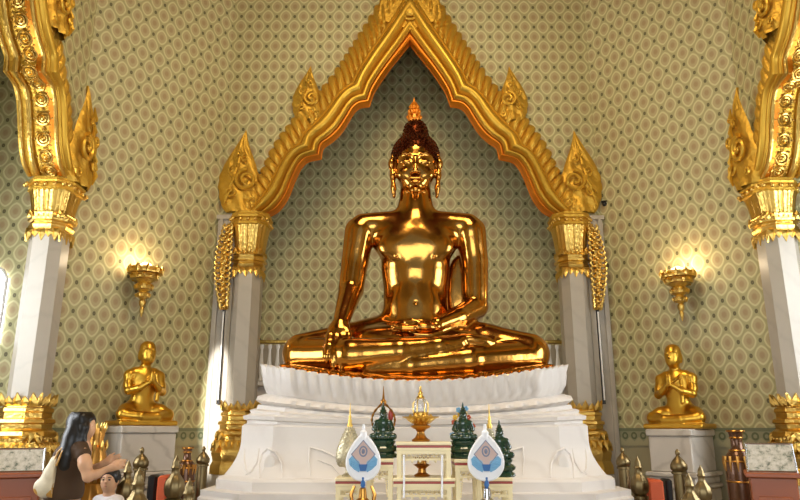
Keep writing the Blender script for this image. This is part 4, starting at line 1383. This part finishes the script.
# ================================================================ BRASS POSTS
def post_straight(u, v, Y, w, label):
    p = at(u, v, Y); H = p.z; R = (at(u + w / 2, v, Y).x - p.x)
    t = thing('brass_post', label, 'post', (p.x, Y, 0))
    MB().lathe([(R * 1.1, 0), (R * 1.1, .05), (R * .75, .08), (R * .75, H - R * 3.0), (R * .95, H - R * 2.95), (R * .95, H - R * 2.7), (R * .78, H - R * 2.6)], n=24, flute=8, amp=.04).build('shaft', M['brass'], t)
    MB().lathe([(R * .8, H - R * 2.62), (R * 1.0, H - R * 2.4), (R * 1.02, H - R * 1.9), (R * .7, H - R * 1.35), (R * .32, H - R * .95), (R * .2, H - R * .8), (R * .28, H - R * .6), (R * .3, H - R * .35), (R * .15, H - R * .1), (.003, H)], n=24, flute=8, amp=.03).build('onion_cap', M['brass'], t)
    return t
def post_bulb(u, v, Y, w, label):
    p = at(u, v, Y); H = p.z; R = (at(u + w / 2, v, Y).x - p.x)
    t = thing('brass_baluster', label, 'post', (p.x, Y, 0))
    prof = [(R * .9, 0), (R * .9, .05), (R * .5, .1), (R * .45, .3), (R * .6, .5), (R * .68, H - R * 6.6), (R * .72, H - R * 4.6), (R * .86, H - R * 4.5), (R * .86, H - R * 4.2), (R * .6, H - R * 4.05)]
    MB().lathe(prof, n=28, flute=10, amp=.03).build('shaft', M['brass'], t)
    MB().lathe([(R * .6, H - R * 4.06), (R * .9, H - R * 3.7), (R * 1.0, H - R * 3.15), (R * .9, H - R * 2.5), (R * .55, H - R * 2.0), (R * .4, H - R * 1.75), (R * .38, H - R * 1.35), (R * .48, H - R * 1.2), (R * .36, H - R * 1.0), (R * .34, H - R * .7), (R * .26, H - R * .45), (R * .1, H - R * .2), (.003, H)], n=32, flute=8, amp=.05).build('bulb_finial', M['brass'], t)
    return t
post_straight(142.5, 447, 6.9, 15, 'onion-capped brass post just below the left marble plinth')
post_bulb(129, 460, 6.35, 19, 'bulbous brass baluster beside the child in white')
post_bulb(140, 467, 5.3, 27, 'largest bulbous brass baluster, right of the child in white')
post_bulb(177, 455, 6.2, 20, 'bulbous brass baluster in front of the left brown vase')
post_bulb(190, 478, 5.2, 24, 'low bulbous brass baluster below the left brown vase')
post_straight(204, 446, 7.55, 13, 'onion-capped brass post against the left white pilaster')
post_straight(622, 447, 7.55, 14, 'onion-capped brass post nearest the pedestal on the right')
post_bulb(637, 456, 7.2, 18, 'bulbous brass baluster left of the orange cloth on the right side')
post_straight(677, 449, 7.0, 16, 'onion-capped brass post right of the orange cloth on the right side')
post_bulb(688, 473, 5.6, 20, 'front bulbous brass baluster of the pair on the right')
post_bulb(700, 465, 6.0, 17, 'bulbous brass baluster nearest the tall brown vase')

# vases
def make_vase(u, v0, Y, w, label, H=None):
    p = at(u, v0, Y); H = p.z; R = at(u + w / 2, v0, Y).x - p.x
    t = thing('lacquer_vase', label, 'vase', (p.x, Y, 0))
    b = H
    MB().lathe([(R * .62, 0), (R * .64, .04), (R * .55, .08), (R * .8, b * .4), (R * .97, b * .62), (R, b - R * 2.35), (R * .9, b - R * 1.85), (R * .55, b - R * 1.45), (R * .42, b - R * 1.3), (R * .4, b - R * .6), (R * .52, b - R * .2), (R * .6, b), (R * .5, b), (R * .36, b - R * .3), (R * .3, b - R * 1.0)], n=36).build('body', M['vase'], t)
    m = MB()
    for zz, r in ((b - R * 1.45, R * .56), (b - R * 2.2, R * .985), (b - R * .55, R * .43), (b - .01, R * .6), (b - R * 3.6, R * .965)):
        m.tube([(r * math.cos(2 * PI * j / 36), r * math.sin(2 * PI * j / 36), zz) for j in range(36)], .008, 6, True)
    m.build('gold_band', M['brass_warm'], t)
    m = MB()
    for j in range(12):
        a = 2 * PI * j / 12; o_ = Vector((math.cos(a), math.sin(a), 0))
        m.tube([o_ * R * .93 + Vector((0, 0, b - R * 1.85)), o_ * R * 1.0 + Vector((0, 0, b - R * 2.3)), o_ * R * .99 + Vector((0, 0, b - R * 2.9))], [.018, .014, .003], 6)
    m.build('leaf_collar', M['brass_warm'], t)
    return t
make_vase(735, 430, 6.6, 27, 'tall brown lacquered vase beside the right notice stand')
make_vase(188, 447, 7.15, 18, 'smaller brown vase behind the brass balusters on the left')

# things on low tables behind the posts
def cloth_box(u0, u1, v, Y, mat, name, label, cat, d=.3):
    a = at(u0, v, Y); b = at(u1, v, Y); w = b.x - a.x
    t = thing(name, label, cat, ((a.x + b.x) / 2, Y + d / 2, 0))
    MB().box((0, 0, a.z / 2), (w, d, a.z), bev=.02, taper=.97).build('body', mat, t)
    return t
cloth_box(157, 168, 476, 7.2, M['orange'], 'draped_stand', 'orange cloth covered stand behind the left balusters', 'stand')
cloth_box(147.5, 156.5, 475, 7.25, M['dark'], 'speaker_box', 'black box beside the orange cloth stand on the left', 'box')
cloth_box(648, 664, 480, 7.3, M['orange'], 'draped_stand', 'orange cloth covered stand behind the right balusters', 'stand')
cloth_box(665.5, 672.5, 479, 7.66, M['dark'], 'speaker_box', 'black box beside the orange cloth stand on the right', 'box', .2)

# notice stands / donation boxes
def make_stand(u0, u1, vt, vb, Y, label):
    """wooden cabinet whose top edge is at vb with a clear sloping case reaching vt"""
    a = at(u0, vb, Y); b = at(u1, vb, Y); w = b.x - a.x; z = a.z; zt = at(u0, vt, Y).z
    sg = 1 if a.x > 0 else -1
    t = thing('donation_box', label, 'donation box', ((a.x + b.x) / 2 + sg * .1, Y + .22, 0), -sg * .43)
    MB().box((0, 0, (z - .04) / 2), (w * .84, .40, z - .04), bev=.008).box((0, 0, z - .02), (w, .5, .04), bev=.008).box((0, -.205, z * .5), (w * .6, .02, z * .7), bev=.006).build('cabinet', M['wood_red'], t, False)
    h = zt - z
    m = MB().add([(-w * .44, -.2, z), (w * .44, -.2, z), (w * .44, .2, z), (-w * .44, .2, z), (-w * .42, -.12, zt), (w * .42, -.12, zt), (w * .42, .2, zt), (-w * .42, .2, zt)], [(0, 1, 5, 4), (1, 2, 6, 5), (2, 3, 7, 6), (3, 0, 4, 7), (4, 5, 6, 7), (0, 3, 2, 1)])
    m.build('clear_case', M['notes'], t, False)
    f = MB()
    for p, q in (((-w * .44, -.2, z), (-w * .42, -.12, zt)), ((w * .44, -.2, z), (w * .42, -.12, zt)), ((-w * .42, -.12, zt), (w * .42, -.12, zt)), ((-w * .44, -.2, z + .01), (w * .44, -.2, z + .01))):
        f.tube([p, q], .008, 6)
    f.build('case_edge', M['silver'], t)
    return t
make_stand(748, 798, 444, 473, 5.9, 'red-brown wooden donation box with clear case of notes on the right')
make_stand(-8, 43, 449, 473, 5.9, 'red-brown wooden donation box with papers on top, left of the woman')

# tiered gilt offering tower
def make_tower(u, v, Y, label):
    p = at(u, v, Y); H = p.z
    t = thing('tiered_gilt_stand', label, 'offering stand', (p.x, Y, 0))
    def Z(vv): return at(u, vv, Y).z
    def W(px): return at(u + px, 450, Y).x - p.x
    MB().lathe([(.16, 0), (.17, .06), (.11, .12), (.09, .3), (.12, Z(500) - .1), (W(9), Z(492)), (W(5.5), Z(484)), (W(8.5), Z(476)), (W(9.5), Z(466)), (W(9), Z(458)), (W(7), Z(450))], n=32, flute=10, amp=.04).build('lower_body', M['brass_warm'], t)
    MB().lathe([(W(7.2), Z(451)), (W(7.6), Z(447)), (W(4.4), Z(445)), (W(4), Z(440)), (W(5.2), Z(434)), (W(4.6), Z(428))], n=28, flute=8, amp=.04).build('upper_body', M['brass_warm'], t)
    m = MB()
    for r, z, h, n in ((W(6.8), Z(450), Z(440) - Z(450), 9), (W(4.6), Z(430), Z(422.5) - Z(430), 7), (W(9), Z(480), .05, 12)):
        for j in range(n):
            a = 2 * PI * (j + .25) / n; o_ = Vector((math.cos(a), math.sin(a), 0))
            m.tube([o_ * r * .9 + Vector((0, 0, z - .02)), o_ * r * 1.12 + Vector((0, 0, z + h * .4)), o_ * r * 1.12 + Vector((0, 0, z + h))], [.012, .016, .003], 6)
    m.build('leaf_crown', M['gold_bright'], t)
    MB().lathe([(W(7.4), Z(448.5)), (W(7.6), Z(447)), (W(6), Z(446))], n=28).build('red_band', M['red_line'], t)
    return t
make_tower(98, 424, 6.5, 'tiered gilt offering stand with leaf crowns, in front of the woman')

# ================================================================ PEOPLE
def hand_sdf(s, w, dirv, side, up=(0, 0, 1), L=.175):
    """relaxed hand: w wrist point, dirv finger direction, side = vector across palm towards the thumb"""
    w = Vector(w); d = Vector(dirv).normalized(); sd = Vector(side).normalized(); n = d.cross(sd).normalized()
    c = w + d * L * .28
    s.chain([tuple(w) + (.024,), tuple(w + d * L * .42) + (.030,)], .01)
    for q in (-.022, 0, .022): s.chain([tuple(w + d * .03 + sd * q * .6) + (.016,), tuple(w + d * L * .5 + sd * q) + (.015,)], .01)
    for i, (q, l) in enumerate(((.029, .40), (.010, .46), (-.010, .42), (-.028, .33))):
        a = w + d * L * .5 + sd * q; b = a + d * L * l * .5 - n * .004 + sd * q * .1; e = b + d * L * l * .42 - n * .018
        s.chain([tuple(a) + (.0105,), tuple(b) + (.0095,), tuple(e) + (.0075,)], .003)
    a = w + d * .03 + sd * .022; b = a + d * .035 + sd * .025 - n * .01; e = b + d * .035 + sd * .006 - n * .012
    s.chain([tuple(a) + (.014,), tuple(b) + (.011,), tuple(e) + (.0085,)], .006)

# --- woman with a bag: faces +x (towards the tower), seen from the side and a little behind
WY = 5.8
wp = at(72, 450, WY)
wo = Vector((wp.x, WY, 0))
wom = thing('person', 'woman in brown top with long black hair, reaching forward, bag on shoulder', 'person', wo)
def W3(u, v, dy=0, r=None):
    p = at(u, v, WY + dy) - wo
    return (p.x, p.y, p.z) if r is None else (p.x, p.y, p.z, r)
s = SDF((-.36, -.36, -.01), (.52, .30, 1.72), .0095)
# legs and hips under the clothes
hz = W3(64, 497)[2]
for d in (-1, 1):
    s.chain([(-.02, d * .085, hz - .14, .10), (.0, d * .09, .50, .068), (-.03, d * .09, .30, .058), (-.02, d * .09, .09, .038)], .03)
    s.chain([(-.05, d * .09, .035, .034), (.05, d * .095, .03, .032), (.12, d * .1, .022, .022)], .02)
s.ell((-.03, 0, hz - .08), (.12, .155, .13), .05)
s.chain([W3(66, 492, 0, .118), W3(68, 474, 0, .10), W3(74, 458, 0, .115), W3(78, 450, 0, .10)], .05, sq=(.95, 1.25, 1))
s.cone(W3(80, 450), W3(82, 436), .058, .05, .04)
# head turned to the right
s.ell(W3(83, 425, 0), (.095, .078, .108), .02); s.ell(W3(87, 431, 0), (.062, .056, .062), .03)
s.ell(W3(91.3, 428.3, 0), (.016, .012, .014), .012); s.ell(W3(90.6, 432.3, 0), (.010, .018, .006), .006); s.ell(W3(89.4, 435.4, 0), (.02, .02, .014), .015)
for d in (-1, 1):
    s.ell(W3(90.0, 424.6, d * .03), (.008, .016, .010), .006, sub=True)
    s.ell(W3(82, 428, d * .078), (.018, .008, .03), .006)
# arms: near arm reaches to the tower
s.chain([W3(83, 453, -.13, .052), W3(85, 464, -.165, .047), W3(88, 477, -.17, .040)], .03)
s.chain([W3(88, 477, -.17, .040), W3(97, 474, -.15, .034), W3(106, 469.5, -.12, .024)], .015)
hand_sdf(s, W3(106, 469.5, -.12), (1, .1, .35), (.0, .35, 1))
s.chain([W3(80, 453, .13, .052), W3(84, 466, .17, .046), W3(88, 472, .17, .038)], .03)
s.chain([W3(88, 472, .17, .038), W3(96, 468, .13, .032), W3(102, 464, .08, .024)], .015)
hand_sdf(s, W3(102, 464, .08), (1, -.1, .3), (.0, -.35, 1))
s.mesh('body', M['skin'], wom, 2)
for d in (-1, 1):
    MB().ball(W3(90.1, 424.8, d * .031), (.006, .012, .007), 8, 6).build('eye', M['dark'], wom)
    MB().tube([W3(89.9, 422.8, d * .016), W3(89.8, 422.2, d * .032), W3(88.6, 422.8, d * .05)], .003, 5).build('eyebrow', M['black_hair'], wom)
MB().ball(W3(90.9, 432.3, 0), (.006, .018, .006), 8, 6).build('lips', M['lip'], wom)
# brown sleeveless top
s = SDF((-.34, -.30, .9), (.34, .30, 1.6), .0095)
s.chain([W3(64, 494, 0, .135), W3(67, 474, 0, .118), W3(72, 458, 0, .132), W3(76, 450, 0, .108)], .05, sq=(.95, 1.28, 1))
s.cone(W3(78, 450, -.10), W3(78, 450, .10), .07, .07, .04)
s.ell(W3(64, 490, 0), (.135, .17, .10), .05)
for d in (-1, 1): s.cone(W3(80, 448, d * .09), W3(83, 455, d * .13), .064, .062, .02)
s.ell(W3(83, 437, 0), (.07, .075, .055), .01, sub=True)
s.clip_below(hz - .015)
s.mesh('sleeveless_top', M['brown_cloth'], wom, 2)
# jeans
s = SDF((-.3, -.32, .06), (.3, .32, hz + .1), .0095)
for d in (-1, 1):
    s.chain([(-.02, d * .088, hz - .14, .118), (.0, d * .09, .50, .088), (-.03, d * .09, .30, .078), (-.02, d * .09, .10, .072)], .03)
s.ell((-.03, 0, hz - .08), (.138, .175, .15), .05)
s.clip_above(hz + .015)
s.mesh('jeans', M['denim'], wom, 2)
for d in (-1, 1):
    MB().box((.03, d * .095, .018), (.27, .1, .036), bev=.014).build('shoe', M['dark'], wom)
# hair: cap plus long fall down the back
s = SDF((-.34, -.26, .95), (.28, .26, 1.75), .008)
s.ell(W3(81, 422.5, 0), (.118, .10, .112), .02)
s.chain([W3(79, 425, -.01, .108), W3(74, 440, -.05, .11), W3(69, 455, -.09, .10), W3(66, 465, -.1, .08), W3(63, 474, -.1, .03)], .03, sq=(.75, .95, 1))
s.ell(W3(97.5, 431, 0), (.085, .10, .10), .01, sub=True)
s.chain([W3(82, 418, -.07, .04), W3(84.5, 428, -.085, .03), W3(82, 440, -.09, .03), W3(77, 450, -.10, .03)], .03)
hb = s.mesh('long_hair', M['black_hair'], wom, 2)
MB().box(W3(80, 415.5, -.075), (.05, .02, .016), bev=.005).build('hair_clip', M['white_cloth'], wom)

# shoulder bag (held by the woman, a thing of its own)
bg = thing('shoulder_bag', 'cream and tan cloth bag hanging behind the woman in brown', 'bag', wo)
s = SDF((-.46, -.34, .98), (-.02, .0, 1.62), .008)
s.chain([W3(56, 462, -.16, .05), W3(52, 475, -.16, .065), W3(47, 487, -.16, .07), W3(45, 489, -.16, .06)], .03, sq=(1, .8, 1))
s.cone(W3(56, 488, -.16), W3(40.5, 486, -.16), .045, .045, .04)
s.mesh('bag_body', M['bag'], bg, 2)
s = SDF((-.46, -.34, .98), (-.02, .0, 1.3), .008)
s.cone(W3(57, 489, -.16), W3(41, 487, -.16), .052, .052, .03); s.cone(W3(55, 492, -.16), W3(42, 490, -.16), .045, .045, .03)
s.mesh('tan_base', M['bag_tan'], bg, 2)
m = MB()
for dx in (0, 4):
    m.tube([W3(52 + dx, 466, -.19), W3(58 + dx, 452, -.185), W3(68 + dx * .6, 443, -.15), W3(74 + dx * .4, 442.5, -.09), W3(70 + dx * .4, 446, -.03), W3(60, 456, -.06), W3(54 + dx, 466, -.13)], .009, 6)
m.build('strap', M['bag_tan'], bg)

# --- child in white behind the balusters
CY = 6.2
cp = at(110, 484, CY); co_ = Vector((cp.x, CY, 0))
chd = thing('person', 'small child with short black hair in white shirt, facing the camera', 'person', co_)
def C3(u, v, dy=0, r=None):
    p = at(u, v, CY + dy) - co_
    return (p.x, p.y, p.z) if r is None else (p.x, p.y, p.z, r)
hc = C3(110, 480)
sc_h = .098
s = SDF((-.26, -.3, -.01), (.26, .22, hc[2] + .2), .008)
X0, Z0 = hc[0], hc[2]
s.ell((X0, 0, Z0), (.070, .082, .095), .02); s.ell((X0, -.02, Z0 - .045), (.052, .05, .05), .03)
s.ell((X0, -.088, Z0 - .012), (.011, .014, .012), .01)
for d in (-1, 1):
    s.ell((X0 + d * .07, .0, Z0 - .01), (.01, .016, .026), .006)
    s.ell((X0 + d * .027, -.082, Z0 + .008), (.015, .008, .008), .006, sub=True)
    s.chain([(X0 + d * .055, 0, Z0 - .40, .05), (X0 + d * .058, -.0, .3, .042), (X0 + d * .058, .01, .08, .03)], .03)
    s.chain([(X0 + d * .058, .01, .035, .028), (X0 + d * .065, -.09, .024, .02)], .015)
    s.chain([(X0 + d * .1, .01, Z0 - .175, .034), (X0 + d * .135, .02, Z0 - .30, .028), (X0 + d * .13, -.03, Z0 - .42, .021)], .02)
    hand_sdf(s, (X0 + d * .13, -.03, Z0 - .42), (-d * .1, -.2, -1), (-d * .3, -1, .1), L=.11)
s.cone((X0, .01, Z0 - .07), (X0, .01, Z0 - .15), .036, .04, .03)
s.chain([(X0, .01, Z0 - .2, .085), (X0, .01, Z0 - .38, .08)], .04, sq=(1.1, .75, 1))
s.mesh('body', M['skin'], chd, 2)
s = SDF((-.26, -.2, Z0 - .55), (.26, .2, Z0), .008)
s.chain([(X0, .01, Z0 - .2, .098), (X0, .01, Z0 - .36, .098), (X0, .01, Z0 - .44, .1)], .04, sq=(1.12, .82, 1))
for d in (-1, 1): s.chain([(X0 + d * .09, .01, Z0 - .17, .045), (X0 + d * .13, .018, Z0 - .27, .044)], .03)
s.ell((X0, -.01, Z0 - .09), (.052, .05, .05), .01, sub=True)
s.clip_below(Z0 - .50)
s.mesh('white_shirt', M['white_cloth'], chd, 2)
s = SDF((-.2, -.2, .3), (.2, .2, Z0 - .38), .009)
s.ell((X0, .01, Z0 - .46), (.11, .09, .08), .04)
for d in (-1, 1): s.chain([(X0 + d * .055, 0, Z0 - .45, .065), (X0 + d * .06, 0, .42, .062)], .02)
s.clip_below(.42)
s.mesh('shorts', M['denim'], chd, 2)
s = SDF((-.2, -.2, Z0 - .1), (.2, .2, Z0 + .2), .007)
s.ell((X0, .012, Z0 + .018), (.081, .092, .098), .02)
s.ell((X0, -.085, Z0 - .025), (.070, .075, .078), .008, sub=True)
s.ell((X0, -.0, Z0 - .11), (.1, .1, .07), .008, sub=True)
s.mesh('short_hair', M['black_hair'], chd, 2)
for d in (-1, 1):
    MB().ball((X0 + d * .027, -.080, Z0 + .007), (.011, .007, .006), 8, 6).build('eye', M['dark'], chd)
    MB().tube([(X0 + d * .014, -.085, Z0 + .024), (X0 + d * .028, -.086, Z0 + .027), (X0 + d * .043, -.076, Z0 + .023)], .0028, 5).build('eyebrow', M['black_hair'], chd)
    MB().box((X0 + d * .06, -.03, .016), (.075, .17, .032), bev=.012).build('shoe', M['dark'], chd)
MB().ball((X0, -.072, Z0 - .045), (.017, .008, .005), 8, 6).build('lips', M['lip'], chd)

# ================================================================ CAMERA AND LIGHT
cam = bpy.data.cameras.new('camera'); cam.sensor_width = 36; cam.lens = FPX / 800 * 36; cam.clip_end = 100; cam.clip_start = .05
co = bpy.data.objects.new('camera', cam); col.objects.link(co); co.location = (CAMX, 0, EYE)
co.rotation_euler = (PI / 2 + PITCH, 0, -YAW); sc.camera = co
w = bpy.data.worlds.new('world'); sc.world = w; w.use_nodes = True
w.node_tree.nodes['Background'].inputs[0].default_value = (.62, .70, .85, 1); w.node_tree.nodes['Background'].inputs[1].default_value = .35

def area(name, loc, target, sx, sy, power, color):
    l = bpy.data.lights.new(name, 'AREA'); l.shape = 'RECTANGLE'; l.size = sx; l.size_y = sy; l.energy = power; l.color = color
    o = bpy.data.objects.new(name, l); col.objects.link(o); o.location = loc
    d = Vector(target) - Vector(loc); o.rotation_euler = d.to_track_quat('-Z', 'Y').to_euler(); return o
cool = (.93, .97, 1.0); warm = (1.0, .78, .48)
area('daylight_left_window', (-HALF - 1.25, HC[1], 2.9), (0, HC[1] + .4, 2.3), 2.3, 2.6, 74, cool)
area('daylight_right_window', (HALF + 1.25, HC[1], 2.9), (0, HC[1] + .4, 2.3), 2.3, 2.6, 74, cool)
area('daylight_entrance', (0, -.9, 2.6), (0, 8, 2.4), 4.2, 3.2, 140, cool)
area('chandelier_light', (0, HC[1] - .6, 8.6), (0, HC[1] + 1.2, 3), 2.4, 2.4, 190, warm)
def point(name, loc, power, color, r=.08):
    l = bpy.data.lights.new(name, 'POINT'); l.energy = power; l.color = color; l.shadow_soft_size = r
    o = bpy.data.objects.new(name, l); col.objects.link(o); o.location = loc
for sgn, u, v in ((-1, 133, 262), (1, 690, 266)):
    p = diag_point(u, v, sgn); point('sconce_light', (p.x - sgn * .14, p.y - .14, p.z), 6, (1, .80, .54), .05)
# added narrow spot behind the camera, whitens the left pilaster like daylight
l = bpy.data.lights.new('pilaster_spot', 'SPOT'); l.energy = 9000; l.color = (1, .97, .92); l.spot_size = math.radians(10.5); l.spot_blend = .35; l.shadow_soft_size = .05
o = bpy.data.objects.new('pilaster_spot', l); col.objects.link(o); o.location = (-1.5, -.7, 2.7); o.scale = (.24, 1, 1)
# aimed at the pilaster foot
d = Vector((-2.60, 9.3, 1.85)) - o.location; o.rotation_euler = d.to_track_quat('-Z', 'Y').to_euler()

GROUPS = {'gilded_arch': 'golden arches of the hall', 'gilded_column': 'marble columns with gold capitals', 'carved_bracket': 'hanging gilded carvings with rods', 'wall_sconce': 'gold cone wall sconces',
 'marble_plinth': 'plinths under the praying statues', 'disciple_statue': 'praying golden statues', 'altar_table': 'cream fretwork altar tables', 'flower_garland': 'bead garlands on the altar',
 'green_buddha_figurine': 'green jade Buddhas on the altar', 'filigree_stupa': 'small stupas on the altar', 'ceremonial_fan': 'ceremonial fans before the altar', 'brass_post': 'onion-capped brass posts', 'brass_baluster': 'bulbous brass balusters',
 'lacquer_vase': 'brown lacquered vases', 'draped_stand': 'orange covered stands', 'speaker_box': 'black boxes', 'donation_box': 'wooden donation boxes'}
for o_ in list(col.objects):
    if o_.parent is None and o_.name.split('.')[0] in GROUPS and 'label' in o_: o_['group'] = GROUPS[o_.name.split('.')[0]]
vs = sc.view_settings; vs.view_transform = 'Standard'; vs.look = 'None'; vs.exposure = 0.34; vs.gamma = 1; vs.use_curve_mapping = False
